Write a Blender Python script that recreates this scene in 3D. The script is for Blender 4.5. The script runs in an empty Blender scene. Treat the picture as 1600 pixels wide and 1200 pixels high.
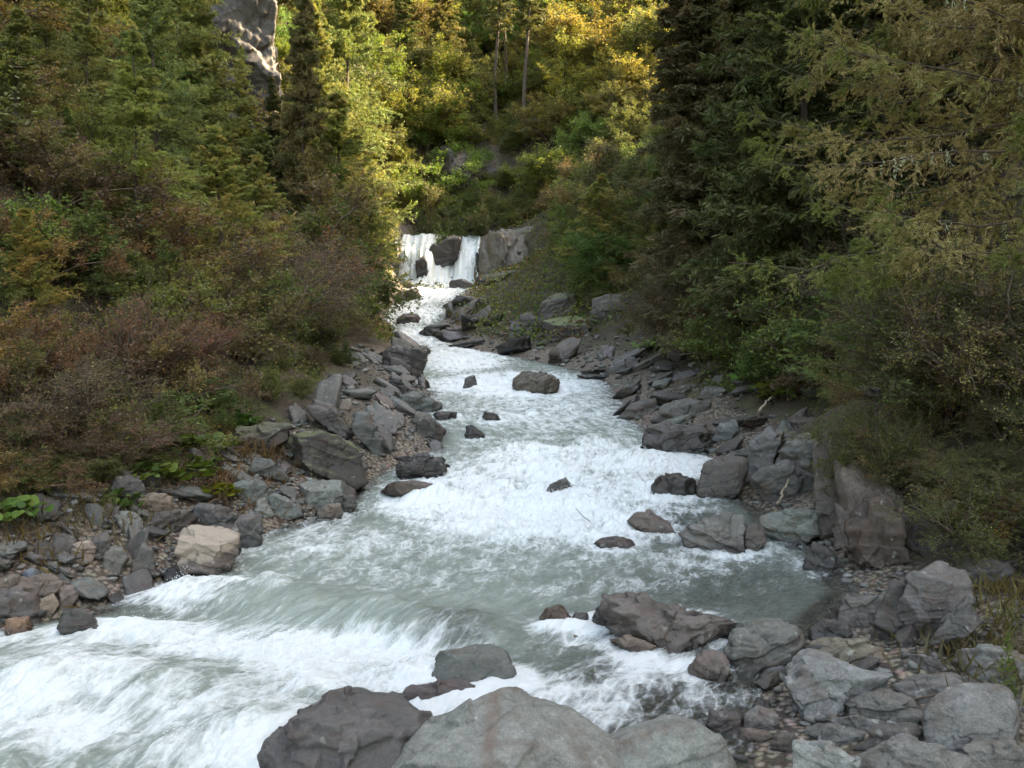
import bpy, bmesh, math
import numpy as np
from mathutils import Vector, Matrix
R = math.radians
rng = np.random.default_rng(11)
scene = bpy.context.scene
C = scene.collection

# ------------------------------------------------------------------ camera, sky, sun
CAM_Z = 3.6
F = 1386.0                      # focal length in photo pixels (1600 x 1200)
PITCH = math.atan(100 / F)
cd = bpy.data.cameras.new('camera'); cam = bpy.data.objects.new('camera', cd); C.objects.link(cam)
cam.location = (0, 0, CAM_Z); cam.rotation_euler = (R(90) - PITCH, 0, 0)
cd.sensor_width = 36; cd.lens = 36 * F / 1600; cd.clip_start = 0.1; cd.clip_end = 2000
scene.camera = cam
SUN_AZ, SUN_EL = R(80), R(36)   # azimuth clockwise from the view direction (+Y)
w = bpy.data.worlds.new('World'); scene.world = w; w.use_nodes = True
nt = w.node_tree; bg = nt.nodes['Background']
sky = nt.nodes.new('ShaderNodeTexSky'); sky.sky_type = 'NISHITA'; sky.sun_disc = False
sky.sun_elevation = SUN_EL; sky.sun_rotation = SUN_AZ; sky.air_density = 1.0; sky.dust_density = 2.5; sky.ozone_density = 0.6
nt.links.new(sky.outputs[0], bg.inputs[0]); bg.inputs[1].default_value = 0.15
ld = bpy.data.lights.new('sun', 'SUN'); ld.energy = 3.2; ld.angle = R(0.5); ld.color = (1.0, 0.96, 0.90)
sun = bpy.data.objects.new('sun', ld); C.objects.link(sun)
SD = Vector((math.sin(SUN_AZ) * math.cos(SUN_EL), math.cos(SUN_AZ) * math.cos(SUN_EL), math.sin(SUN_EL)))
sun.rotation_euler = SD.to_track_quat('Z', 'Y').to_euler(); sun.location = (60, 40, 120)
vs = scene.view_settings; vs.view_transform = 'Standard'; vs.look = 'None'; vs.gamma = 1.0; vs.use_curve_mapping = False
vs.exposure = 3.3
vs.use_white_balance = True; vs.white_balance_temperature = 9700; vs.white_balance_tint = 8
cy = scene.cycles
cy.max_bounces = 5; cy.diffuse_bounces = 3; cy.glossy_bounces = 2; cy.transmission_bounces = 3; cy.transparent_max_bounces = 6
cy.caustics_reflective = False; cy.caustics_refractive = False
cy.use_adaptive_sampling = True; cy.adaptive_threshold = 0.02
try: cy.use_denoising = True
except Exception: pass

# ------------------------------------------------------------------ maths helpers
def smooth(a, b, x):
    t = np.clip((np.asarray(x, float) - a) / (b - a), 0, 1); return t * t * (3 - 2 * t)
def _h(ix, iy, iz, s):
    n = (ix.astype(np.int64) * 374761393 + iy.astype(np.int64) * 668265263 + iz.astype(np.int64) * 1440662683 + s * 974634777) & 0xffffffff
    n = ((n ^ (n >> 13)) * 1274126177) & 0xffffffff
    n = ((n ^ (n >> 16)) * 2246822519) & 0xffffffff
    return ((n ^ (n >> 15)) & 0xffffff) / float(0xffffff)
def vnoise(p, s=0):
    i = np.floor(p).astype(np.int64); f = p - i; f = f * f * f * (f * (f * 6 - 15) + 10)
    x, y, z = i[:, 0], i[:, 1], i[:, 2]; fx, fy, fz = f[:, 0], f[:, 1], f[:, 2]
    def L(a, b, t): return a + (b - a) * t
    c = [[[_h(x + a, y + b, z + d, s) for d in (0, 1)] for b in (0, 1)] for a in (0, 1)]
    z0 = L(L(c[0][0][0], c[1][0][0], fx), L(c[0][1][0], c[1][1][0], fx), fy)
    z1 = L(L(c[0][0][1], c[1][0][1], fx), L(c[0][1][1], c[1][1][1], fx), fy)
    return L(z0, z1, fz) * 2 - 1
def fbm(p, o=4, s=0, g=0.5):
    v = 0; a = 1; t = 0
    for k in range(o):
        v = v + a * vnoise(p * (2.03 ** k) + 17.3 * k, s + k); t += a; a *= g
    return v / t
def ridged(p, o=4, s=0, g=0.5):
    v = 0; a = 1; t = 0
    for k in range(o):
        v = v + a * (1 - 2 * np.abs(vnoise(p * (2.03 ** k) + 9.1 * k, s + k))); t += a; a *= g
    return v / t
def xyz(x, y, z=0):
    x, y = np.broadcast_arrays(np.asarray(x, float), np.asarray(y, float)); return np.stack([x.ravel(), y.ravel(), np.broadcast_to(np.asarray(z, float), x.shape).ravel()], 1)
def norm(v): return v / (np.linalg.norm(v, axis=-1, keepdims=True) + 1e-9)

def row_slope(row):
    v = (600 - row) / F; return (-math.sin(PITCH) + v * math.cos(PITCH)) / (math.cos(PITCH) + v * math.sin(PITCH))
def x_at(px, y, row=500): v = (600 - row) / F; return (px - 800) / F * y / (math.cos(PITCH) + v * math.sin(PITCH))
def z_at(row, y): return CAM_Z + y * row_slope(row)

# ------------------------------------------------------------------ the valley as functions
ZW_Y = [-40, 0, 7, 9.8, 12.1, 13.7, 16.6, 18.8, 21.8, 25.4, 33, 41, 52, 57, 61, 66, 74, 75, 76.4, 78.6, 90, 400]
ZW_Z = [-.8, -.1, 0, .05, .1, .15, .25, .38, .55, .85, 1.2, 1.5, 1.95, 2.6, 3.6, 5.4, 6.6, 7.1, 9.4, 10.9, 12.4, 12.6]
def zw(y): return np.interp(y, ZW_Y, ZW_Z)
def on_water(px, row):
    s = row_slope(row); ys = np.linspace(3, 85, 8000); z = CAM_Z + ys * s
    k = np.argmax(z <= zw(ys)); return x_at(px, ys[k], row), ys[k]
LP = [(-12.5, -40), (-9, 2), (-7.2, 7)] + [on_water(*p) for p in [(0, 985), (130, 962), (270, 905), (370, 855), (470, 815), (550, 780), (600, 740), (680, 705)]] + \
     [(-1.9, 23), (-2.9, 26), (-2.6, 30), (-4.0, 35), (-4.6, 44), (-6.2, 54), (-8.1, 59), (-8.7, 62), (-7.5, 67), (-8.9, 74), (-9.4, 77), (-8.6, 79), (-8, 90), (-8, 400)]
RP = [(5, -40), (1.2, 2), (1.7, 7.1), (2.3, 8.5)] + [on_water(*p) for p in [(1250, 1000), (1325, 925), (1290, 872)]] + \
     [(4.45, 14.5), (4.3, 16), (3.9, 17.5), (4.5, 20), (3.9, 22), (3.2, 25), (3.4, 29), (3.5, 34), (2.4, 40), (0, 46), (-3.6, 54), (-4.9, 57), (-5, 63), (-3.2, 69), (-2.7, 76), (-2.7, 80), (-3, 90), (-3, 400)]
LPa, RPa = np.array(LP), np.array(RP)
def xl(y): return np.interp(y, LPa[:, 1], LPa[:, 0])
def xr(y): return np.interp(y, RPa[:, 1], RPa[:, 0])
def hfun(x, y, detail=True):
    x = np.asarray(x, float); y = np.asarray(y, float); x, y = np.broadcast_arrays(x, y)
    el, er = xl(y) - x, x - xr(y); z0 = zw(y)
    inside = np.minimum(-el, -er)
    near = 1 - smooth(60, 74, y)
    dep = np.where(inside > 0, -np.minimum(0.55, 0.05 + 0.28 * inside * smooth(6, 14, y) + 0.09 * inside), 0)
    dep = np.where(inside > 0, dep - 1.3 * smooth(72, 74.5, y) * (1 - smooth(81, 84, y)) * smooth(0, .8, inside), dep)
    PL = np.interp(el, [0, .5, 1.8, 3, 6, 12, 25, 60, 140], [-.05, .22, .8, 1.15, 2.8, 7.2, 18, 50, 125])
    PLf = np.interp(el, [0, .5, 1.5, 3, 6, 12, 25, 60, 140], [-.05, .3, 1.0, 2.2, 4.2, 8.5, 18, 48, 120])
    PL = PL * near + PLf * (1 - near)
    shore = np.interp(er, [0, .4, 2.6, 4.2, 6, 12, 30, 80, 140], [-.04, .06, .35, .8, 2.4, 7.5, 30, 122, 190])
    wall = np.interp(er, [0, 1.1, 1.9, 2.9, 6, 12, 30, 80, 140], [-.05, .3, 1.5, 2.0, 3.2, 8, 30, 122, 190])
    boul = np.interp(er, [0, .8, 2.4, 4, 7, 12, 30, 80, 140], [-.05, .3, .8, 1.25, 2.8, 7.2, 30, 122, 190])
    wl = smooth(11.3, 13, y) * (1 - smooth(16.5, 19.5, y)); sh = 1 - smooth(10.8, 12.6, y)
    PR = np.where(y < 14, shore * sh + wall * (1 - sh), wall * wl + boul * (1 - wl))
    q = y - 0.176 * x
    big = np.maximum(er - 14, 0); PRlow = np.interp(er, [0, .8, 3, 8, 14, 30, 80, 140], [-.05, .6, 2.2, 5, 8, 10, 6, 6])
    k = smooth(55, 73, q); PR = PR * (1 - k) + np.minimum(PR, PRlow) * k  # unseen right ridge, shaped to shade the foreground and admit sun beyond
    back = np.where(y > 81, 0.86 * np.maximum(y - 81, 0) - 0.86 * 2.5 * (1 - np.exp(-np.maximum(y - 81, 0) / 2.5)), 0)
    back = np.minimum(back, 95 + 0.1 * back)
    h = z0 + dep + np.where(el > 0, PL, 0) + np.where(er > 0, PR, 0) + back
    if detail:
        e = np.maximum(np.maximum(el, er), 0); p = xyz(x, y)
        far = smooth(3, 16, e + np.maximum(y - 80, 0))
        S = x.shape; h = h + fbm(p * 1.3, 4, 3).reshape(S) * 0.10 * (0.35 + smooth(0, 1.5, e)) + fbm(p * 0.22, 4, 5).reshape(S) * (0.15 * smooth(1, 4, e) + 1.9 * far) + ridged(p * 0.06, 3, 8).reshape(S) * 2.2 * far
    return h
def H(x, y): return float(hfun(np.array([x]), np.array([y]))[0])
def hit(px, row, water=True):
    s = row_slope(row); ys = np.geomspace(3, 150, 6000); xs = x_at(px, ys, row)
    g = hfun(xs, ys)
    if water: g = np.where((xs > xl(ys)) & (xs < xr(ys)), np.maximum(g, zw(ys)), g)
    z = CAM_Z + ys * s; k = int(np.argmax(z <= g)); return float(xs[k]), float(ys[k]), float(g[k])

# ------------------------------------------------------------------ mesh helpers
def mesh_np(name, V, faces, mat, smooth_=True, colors=None, attrs=None):
    """faces: list of (k,4)/(k,3) int arrays"""
    me = bpy.data.meshes.new(name); V = np.asarray(V, np.float32)
    faces = [np.asarray(f, np.int32) for f in faces if len(f)]
    loops = np.concatenate([f.ravel() for f in faces]); tot = np.concatenate([np.full(len(f), f.shape[1], np.int32) for f in faces])
    me.vertices.add(len(V)); me.vertices.foreach_set('co', V.ravel())
    me.loops.add(len(loops)); me.loops.foreach_set('vertex_index', loops)
    me.polygons.add(len(tot)); me.polygons.foreach_set('loop_start', np.concatenate([[0], np.cumsum(tot)[:-1]]).astype(np.int32))
    try: me.polygons.foreach_set('loop_total', tot)
    except Exception: pass
    me.polygons.foreach_set('use_smooth', np.full(len(tot), smooth_, bool))
    me.update(calc_edges=True)
    if colors is not None:
        a = me.attributes.new('tint', 'FLOAT_COLOR', 'POINT'); c = np.ones((len(V), 4), np.float32); c[:, :3] = colors; a.data.foreach_set('color', c.ravel())
    for k, v in (attrs or {}).items():
        if v.ndim == 1: a = me.attributes.new(k, 'FLOAT', 'POINT'); a.data.foreach_set('value', v.astype(np.float32))
        else: a = me.attributes.new(k, 'FLOAT_VECTOR', 'POINT'); a.data.foreach_set('vector', v.astype(np.float32).ravel())
    me.materials.append(mat); return me
def obj(name, me, parent=None, loc=(0, 0, 0)):
    o = bpy.data.objects.new(name, me); C.objects.link(o); o.location = loc
    if parent is not None: o.parent = parent
    return o
def tag(o, label=None, cat=None, group=None, kind=None):
    if label: o['label'] = label
    if cat: o['category'] = cat
    if group: o['group'] = group
    if kind: o['kind'] = kind
    return o
def empty(name, loc=(0, 0, 0)):
    o = bpy.data.objects.new(name, None); C.objects.link(o); o.location = loc; o.empty_display_size = 0.3; return o
def copy_tree(root):
    r = root.copy(); C.objects.link(r)
    for ch in root.children:
        c = ch.copy(); C.objects.link(c); c.parent = r
    return r

def leaves(P, size, elong=1.8, up=0.5, axis=None, r=rng, jit=0.35):
    """one diamond quad per point"""
    n = len(P); size = np.broadcast_to(size, (n,))[:, None] * r.uniform(1 - jit, 1 + jit, (n, 1))
    N = norm(r.normal(size=(n, 3)) + np.array([0, 0, up * 2]))
    A = norm(r.normal(size=(n, 3))) if axis is None else norm(axis + r.normal(size=(n, 3)) * 0.45)
    A = norm(A - N * np.sum(A * N, 1, keepdims=True) * (1.0 if axis is None else 0.0))
    B = norm(np.cross(N, A)) / elong
    V = np.stack([P - A * size * .5, P + B * size * .5 + A * size * .05, P + A * size * .5, P - B * size * .5 + A * size * .05], 1).reshape(-1, 3)
    return V, np.arange(n * 4).reshape(n, 4)
def tubes(P0, P1, R0, R1, sides=3):
    n = len(P0); D = norm(P1 - P0); ref = np.where(np.abs(D[:, 2:3]) > .9, np.array([[1., 0, 0]]), np.array([[0, 0, 1.]]))
    A = norm(np.cross(D, ref)); B = np.cross(D, A); V = []
    for q, rr in ((P0, R0), (P1, R1)):
        rr = np.broadcast_to(rr, (n,))[:, None]
        for k in range(sides):
            t = 2 * math.pi * k / sides; V.append(q + (A * math.cos(t) + B * math.sin(t)) * rr)
    V = np.stack(V, 1).reshape(-1, 3); b = (np.arange(n) * sides * 2)[:, None]; Fs = []
    for k in range(sides):
        j = (k + 1) % sides; Fs.append(np.concatenate([b + k, b + j, b + sides + j, b + sides + k], 1))
    return V, np.concatenate(Fs)
def tube_chain(nodes, r0, r1, sides=3):
    B, n, _ = nodes.shape; t = np.linspace(0, 1, n); r0 = np.broadcast_to(r0, (B,))[:, None]; r1 = np.broadcast_to(r1, (B,))[:, None]
    rr = r0 + (r1 - r0) * t[None]
    return tubes(nodes[:, :-1].reshape(-1, 3), nodes[:, 1:].reshape(-1, 3), rr[:, :-1].ravel(), rr[:, 1:].ravel(), sides)
def join(parts):
    V, Fs, o = [], [], 0
    for v, f in parts: V.append(v); Fs.append(f + o); o += len(v)
    return np.concatenate(V), Fs
def grow(P, D, L, n, jit, grav, r):
    D = norm(np.asarray(D, float)); P = np.asarray(P, float); L = np.broadcast_to(L, (len(P),))[:, None]; N = [P]; DD = [D]
    for i in range(n):
        D = norm(D + r.normal(size=D.shape) * jit + np.array([0, 0, grav])); P = P + D * L / n; N.append(P); DD.append(D)
    return np.stack(N, 1), np.stack(DD, 1)
def spawn(N, D, k, t0, t1, ang, r, flat=0.0):
    B, n, _ = N.shape; idx = np.repeat(np.arange(B), k); t = r.uniform(t0, t1, len(idx)); f = t * (n - 1); i = np.minimum(f.astype(int), n - 2); u = (f - i)[:, None]
    P = N[idx, i] * (1 - u) + N[idx, i + 1] * u; d = D[idx, i]
    q = r.normal(size=d.shape); q[:, 2] *= (1 - flat); q = norm(q - d * np.sum(q * d, 1, keepdims=True))
    a = ang * r.uniform(.6, 1.3, (len(idx), 1)); return P, norm(d * np.cos(a) + q * np.sin(a)), idx, t
FG = 1.65
def pal(cols, n, r, k=None, jit=0.2):
    """palette colours for n items; k = cluster index so neighbours share a colour"""
    c = np.array(cols) * FG; c = c * .86 + c.mean(1, keepdims=True) * np.array([[1.08, 1.0, .8]]) * .14; m = len(c)
    if k is None: pick = r.integers(0, m, n)
    else:
        tab = r.integers(0, m, int(k.max()) + 1); pick = np.where(r.random(n) < 0.75, tab[k], r.integers(0, m, n))
    return np.clip(c[pick] * r.uniform(1 - jit, 1 + jit, (n, 1)) * r.uniform(1 - jit * .35, 1 + jit * .35, (n, 3)), 0, 1)

# ------------------------------------------------------------------ materials
def new_mat(name):
    m = bpy.data.materials.new(name); m.use_nodes = True; t = m.node_tree; t.nodes.clear()
    o = t.nodes.new('ShaderNodeOutputMaterial'); return m, t, o
def N(t, ty, **kw):
    n = t.nodes.new(ty)
    for k, v in kw.items():
        if k in n.inputs: n.inputs[k].default_value = v
        else: setattr(n, k, v)
    return n
def mixc(t, a, b, f, mode='MIX'):
    n = t.nodes.new('ShaderNodeMix'); n.data_type = 'RGBA'; n.blend_type = mode
    for s, v in ((n.inputs[6], a), (n.inputs[7], b), (n.inputs[0], f)):
        if hasattr(v, 'links'): t.links.new(v, s)
        elif isinstance(v, tuple): s.default_value = (*v, 1) if len(v) == 3 else v
        else: s.default_value = v
    return n.outputs[2]
def mth(t, op, a, b=0.0, c=None, clamp=False):
    n = t.nodes.new('ShaderNodeMath'); n.operation = op; n.use_clamp = clamp
    for s, v in zip(n.inputs, (a, b, c)):
        if v is None: continue
        if hasattr(v, 'links'): t.links.new(v, s)
        else: s.default_value = v
    return n.outputs[0]
def ramp(t, fac, stops):
    n = t.nodes.new('ShaderNodeValToRGB'); e = n.color_ramp.elements
    while len(e) < len(stops): e.new(0.5)
    for el, (p, c) in zip(e, stops): el.position = p; el.color = (*c, 1) if isinstance(c, tuple) else (c, c, c, 1)
    t.links.new(fac, n.inputs[0]); return n.outputs[0]
def noise(t, vec, scale, detail=4, rough=.55, dist=0.0):
    n = t.nodes.new('ShaderNodeTexNoise'); n.inputs['Scale'].default_value = scale; n.inputs['Detail'].default_value = detail
    n.inputs['Roughness'].default_value = rough; n.inputs['Distortion'].default_value = dist; t.links.new(vec, n.inputs['Vector']); return n.outputs[0]
def mapping(t, vec, scale=(1, 1, 1), rot=(0, 0, 0)):
    n = t.nodes.new('ShaderNodeMapping'); n.inputs['Scale'].default_value = scale; n.inputs['Rotation'].default_value = rot; t.links.new(vec, n.inputs[0]); return n.outputs[0]

def foliage_mat(name, transl=0.35, gloss=0.04):
    m, t, o = new_mat(name); a = N(t, 'ShaderNodeAttribute', attribute_name='tint'); oi = N(t, 'ShaderNodeObjectInfo')
    col = mixc(t, a.outputs['Color'], oi.outputs['Color'], 1.0, 'MULTIPLY')
    d = N(t, 'ShaderNodeBsdfPrincipled', Roughness=0.6); d.inputs['Specular IOR Level'].default_value = gloss * 5; t.links.new(col, d.inputs['Base Color'])
    tr = N(t, 'ShaderNodeBsdfTranslucent'); c2 = mixc(t, col, (1.15, 1.08, .62), 1.0, 'MULTIPLY'); t.links.new(c2, tr.inputs[0])
    mx = N(t, 'ShaderNodeMixShader'); mx.inputs[0].default_value = transl
    t.links.new(d.outputs[0], mx.inputs[1]); t.links.new(tr.outputs[0], mx.inputs[2]); t.links.new(mx.outputs[0], o.inputs[0]); return m
M_leaf = foliage_mat('leaf', 0.42, .06); M_needle = foliage_mat('needle', 0.3, .02)
def bark_mat(name, c1, c2):
    m, t, o = new_mat(name); tc = N(t, 'ShaderNodeTexCoord'); v = mapping(t, tc.outputs['Object'], (6, 6, 1.4))
    n1 = noise(t, v, 3, 6, .65); col = ramp(t, n1, [(.3, c1), (.7, c2)])
    p = N(t, 'ShaderNodeBsdfPrincipled', Roughness=.9); t.links.new(col, p.inputs['Base Color'])
    b = N(t, 'ShaderNodeBump', Strength=.6, Distance=.02); t.links.new(n1, b.inputs['Height']); t.links.new(b.outputs[0], p.inputs['Normal']); t.links.new(p.outputs[0], o.inputs[0]); return m
M_bark = bark_mat('bark', (.025, .018, .014), (.10, .075, .055)); M_twig = bark_mat('twig_bark', (.05, .036, .026), (.13, .095, .07))
M_drift = bark_mat('bleached_wood', (.22, .17, .12), (.42, .34, .26))
def rock_mat(name, special=None):
    m, t, o = new_mat(name); tc = N(t, 'ShaderNodeTexCoord'); oi = N(t, 'ShaderNodeObjectInfo'); ge = N(t, 'ShaderNodeNewGeometry')
    v0 = tc.outputs['Object']; add = N(t, 'ShaderNodeVectorMath', operation='ADD'); t.links.new(v0, add.inputs[0])
    mul = N(t, 'ShaderNodeVectorMath', operation='SCALE'); cmb = N(t, 'ShaderNodeCombineXYZ')
    rv = mth(t, 'MULTIPLY', oi.outputs['Random'], 40.0); t.links.new(rv, cmb.inputs[0]); t.links.new(rv, cmb.inputs[2]); t.links.new(cmb.outputs[0], add.inputs[1]); v = add.outputs[0]
    wv = ge.outputs['Position']
    big = noise(t, v, 2.2, 5, .6); fine = noise(t, wv, 13, 8, .74); strat = noise(t, mapping(t, v, (1.2, 1.2, 6), (.5, .35, 0)), 1.7, 8, .7, .8)
    f = ramp(t, big, [(.3, .72), (.55, 1.0), (.75, 1.25)]); col = mixc(t, oi.outputs['Color'], f, 1.0, 'MULTIPLY')
    f2 = ramp(t, strat, [(.3, .72), (.5, 1.0), (.62, 1.03), (.75, 1.28)]); col = mixc(t, col, f2, .6, 'MULTIPLY')
    f3 = ramp(t, fine, [(.32, .55), (.5, 1.0), (.68, 1.45)]); col = mixc(t, col, f3, .8, 'MULTIPLY')
    wz_ = N(t, 'ShaderNodeVectorMath', operation='MULTIPLY_ADD'); nzc = N(t, 'ShaderNodeTexNoise', Scale=2.5, Detail=4.0); t.links.new(wv, nzc.inputs['Vector']); t.links.new(nzc.outputs['Color'], wz_.inputs[0]); wz_.inputs[1].default_value = (.5, .5, .5); t.links.new(mapping(t, wv, (1, 1, 2.2), (.4, .5, .3)), wz_.inputs[2])
    ck = N(t, 'ShaderNodeTexVoronoi', Scale=2.6, feature='DISTANCE_TO_EDGE'); t.links.new(wz_.outputs[0], ck.inputs['Vector']); crack_ = ramp(t, ck.outputs['Distance'], [(.0, .0), (.018, 1.0)])
    ckm = mth(t, 'MAXIMUM', crack_, ramp(t, big, [(.42, 0.0), (.55, 1.0)])); col = mixc(t, col, mixc(t, (.35, .33, .32), (1., 1., 1.), ckm), .8, 'MULTIPLY')
    spk = noise(t, wv, 55, 3, .8); col = mixc(t, col, ramp(t, spk, [(.32, .62), (.5, 1.0), (.68, 1.5)]), .6, 'MULTIPLY')
    # rust-brown staining and pale lichen
    st = noise(t, v, 3.7, 4, .6); col = mixc(t, col, (.085, .05, .034), ramp(t, st, [(.5, 0.0), (.7, .6)]))
    li = noise(t, wv, 9, 3, .5); col = mixc(t, col, (.36, .37, .33), ramp(t, li, [(.66, 0.0), (.72, .45)]))
    if special == 'stripe':
        sx = N(t, 'ShaderNodeSeparateXYZ'); t.links.new(v0, sx.inputs[0]); wob = mth(t, 'MULTIPLY_ADD', noise(t, v0, 2.5, 4), .10, -.05)
        xx = mth(t, 'ADD', sx.outputs[0], wob); xx = mth(t, 'MULTIPLY_ADD', sx.outputs[2], -.10, xx)
        wd = mth(t, 'MULTIPLY_ADD', noise(t, v0, 4.5, 5, .7), .16, -.08); g = ramp(t, mth(t, 'ADD', mth(t, 'ABSOLUTE', mth(t, 'ADD', xx, 0.05)), wd), [(.03, .75), (.09, 0.0)]); g = mth(t, 'MULTIPLY', g, ramp(t, noise(t, v0, 9, 6, .7), [(.3, .35), (.55, 1.0)])); col = mixc(t, col, (.12, .078, .06), g)
    if special == 'cream':
        sx = N(t, 'ShaderNodeSeparateXYZ'); t.links.new(v0, sx.inputs[0]); zz = mth(t, 'ADD', sx.outputs[2], mth(t, 'MULTIPLY_ADD', noise(t, v0, 3, 5, .6, .5), .9, -.45))
        col = mixc(t, col, (.31, .255, .20), ramp(t, mth(t, 'MULTIPLY_ADD', sx.outputs[0], -.25, zz), [(.02, 0.0), (.10, .9)]))
    # moss only where asked for through the colour's alpha > 1
    up = N(t, 'ShaderNodeSeparateXYZ'); t.links.new(ge.outputs['Normal'], up.inputs[0])
    al = oi.outputs['Alpha']; moss = mth(t, 'SUBTRACT', al, 1.0, clamp=True)
    mf = mth(t, 'MULTIPLY', mth(t, 'MULTIPLY', ramp(t, mth(t, 'ADD', up.outputs[2], mth(t, 'MULTIPLY', noise(t, wv, 4, 5), .8)), [(.75, 0.0), (.95, 1.0)]), moss), 1.0)
    col = mixc(t, col, (.085, .10, .025), mf)
    wet = mth(t, 'SUBTRACT', 1.0, al, clamp=True)     # alpha 1 = dry, 0 = wet
    wa = N(t, 'ShaderNodeAttribute', attribute_name='wet_height', attribute_type='OBJECT'); pz = N(t, 'ShaderNodeSeparateXYZ'); t.links.new(wv, pz.inputs[0])
    hz = mth(t, 'SUBTRACT', wa.outputs['Fac'], pz.outputs[2]); hz = mth(t, 'ADD', hz, mth(t, 'MULTIPLY_ADD', noise(t, wv, 3.5, 4), .24, -.12)); wet = mth(t, 'MAXIMUM', wet, mth(t, 'MULTIPLY', hz, 14.0, clamp=True))
    wetn = mth(t, 'MULTIPLY', wet, ramp(t, noise(t, wv, 3, 3), [(.3, .75), (.6, 1.0)]))
    col = mixc(t, col, (.30, .27, .27), wetn, 'MULTIPLY')
    p = N(t, 'ShaderNodeBsdfPrincipled'); t.links.new(col, p.inputs['Base Color'])
    t.links.new(mth(t, 'MULTIPLY_ADD', wetn, -.35, .56), p.inputs['Roughness'])
    b1 = N(t, 'ShaderNodeBump', Strength=.3, Distance=.03); t.links.new(strat, b1.inputs['Height'])
    b2 = N(t, 'ShaderNodeBump', Strength=.8, Distance=.03); t.links.new(fine, b2.inputs['Height']); t.links.new(b1.outputs[0], b2.inputs['Normal'])
    t.links.new(b2.outputs[0], p.inputs['Normal']); t.links.new(p.outputs[0], o.inputs[0]); return m
M_rock = rock_mat('rock'); M_rock_stripe = rock_mat('rock_striped', 'stripe'); M_rock_cream = rock_mat('rock_cream', 'cream')

# ------------------------------------------------------------------ ground sheet
def ground_material():
    m, t, o = new_mat('ground'); ge = N(t, 'ShaderNodeNewGeometry'); v = ge.outputs['Position']; a = N(t, 'ShaderNodeAttribute', attribute_name='bank')
    n1 = noise(t, v, 1.1, 6, .6); n2 = noise(t, v, 14, 6, .7)
    soil = ramp(t, n1, [(.3, (.022, .016, .010)), (.5, (.045, .032, .018)), (.62, (.05, .055, .018)), (.75, (.07, .05, .028))])
    vo = N(t, 'ShaderNodeTexVoronoi', Scale=13.0); t.links.new(v, vo.inputs['Vector'])
    peb = mixc(t, ramp(t, vo.outputs['Distance'], [(.0, (.30, .26, .21)), (.45, (.17, .14, .11)), (.6, (.04, .032, .024))]), vo.outputs['Color'], .12, 'OVERLAY')
    peb = mixc(t, peb, (.14, .085, .05), ramp(t, n1, [(.45, 0.0), (.65, .35)]))
    col = mixc(t, peb, soil, a.outputs['Fac']); col = mixc(t, col, ramp(t, n2, [(.3, .6), (.7, 1.3)]), .8, 'MULTIPLY')
    p = N(t, 'ShaderNodeBsdfPrincipled', Roughness=.85); t.links.new(col, p.inputs['Base Color'])
    b = N(t, 'ShaderNodeBump', Strength=.8, Distance=.06); t.links.new(n2, b.inputs['Height'])
    b2 = N(t, 'ShaderNodeBump', Strength=.8, Distance=.04, invert=True); t.links.new(vo.outputs['Distance'], b2.inputs['Height']); t.links.new(b.outputs[0], b2.inputs['Normal'])
    t.links.new(b2.outputs[0], p.inputs['Normal']); t.links.new(p.outputs[0], o.inputs[0]); return m
def grid_faces(ny, nx):
    i = np.arange(ny * nx).reshape(ny, nx); return np.stack([i[:-1, :-1], i[:-1, 1:], i[1:, 1:], i[1:, :-1]], -1).reshape(-1, 4)
def build_ground():
    ys = np.concatenate([np.linspace(-40, 4, 30), np.geomspace(4.3, 90, 420), np.linspace(90.6, 210, 130)])
    u = np.linspace(-1, 1, 501); xs = np.sign(u) * (np.abs(u) * 14 + np.abs(u) ** 4 * 150)
    X, Y = np.meshgrid(xs, ys); X = X + (xl(Y) + xr(Y)) / 2 * np.clip(1 - np.abs(X) / 60, 0, 1)
    Z = hfun(X, Y); e = np.maximum(xl(Y) - X, X - xr(Y))
    bank = smooth(1.2, 2.6, e + fbm(xyz(X, Y) * 1.1, 3, 31).reshape(X.shape) * .6); bank = np.where(Y < 11, smooth(3.6, 4.6, e), bank); bank = np.where((Y > 11) & (Y < 19) & (X > 0), smooth(.7, 1.2, e), bank)
    me = mesh_np('ground', xyz(X, Y, 0) * [1, 1, 0] + np.stack([0 * Z.ravel(), 0 * Z.ravel(), Z.ravel()], 1), [grid_faces(*X.shape)], ground_material(), True, attrs={'bank': bank.ravel()})
    tag(obj('ground', me), kind='structure')
build_ground()

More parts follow.
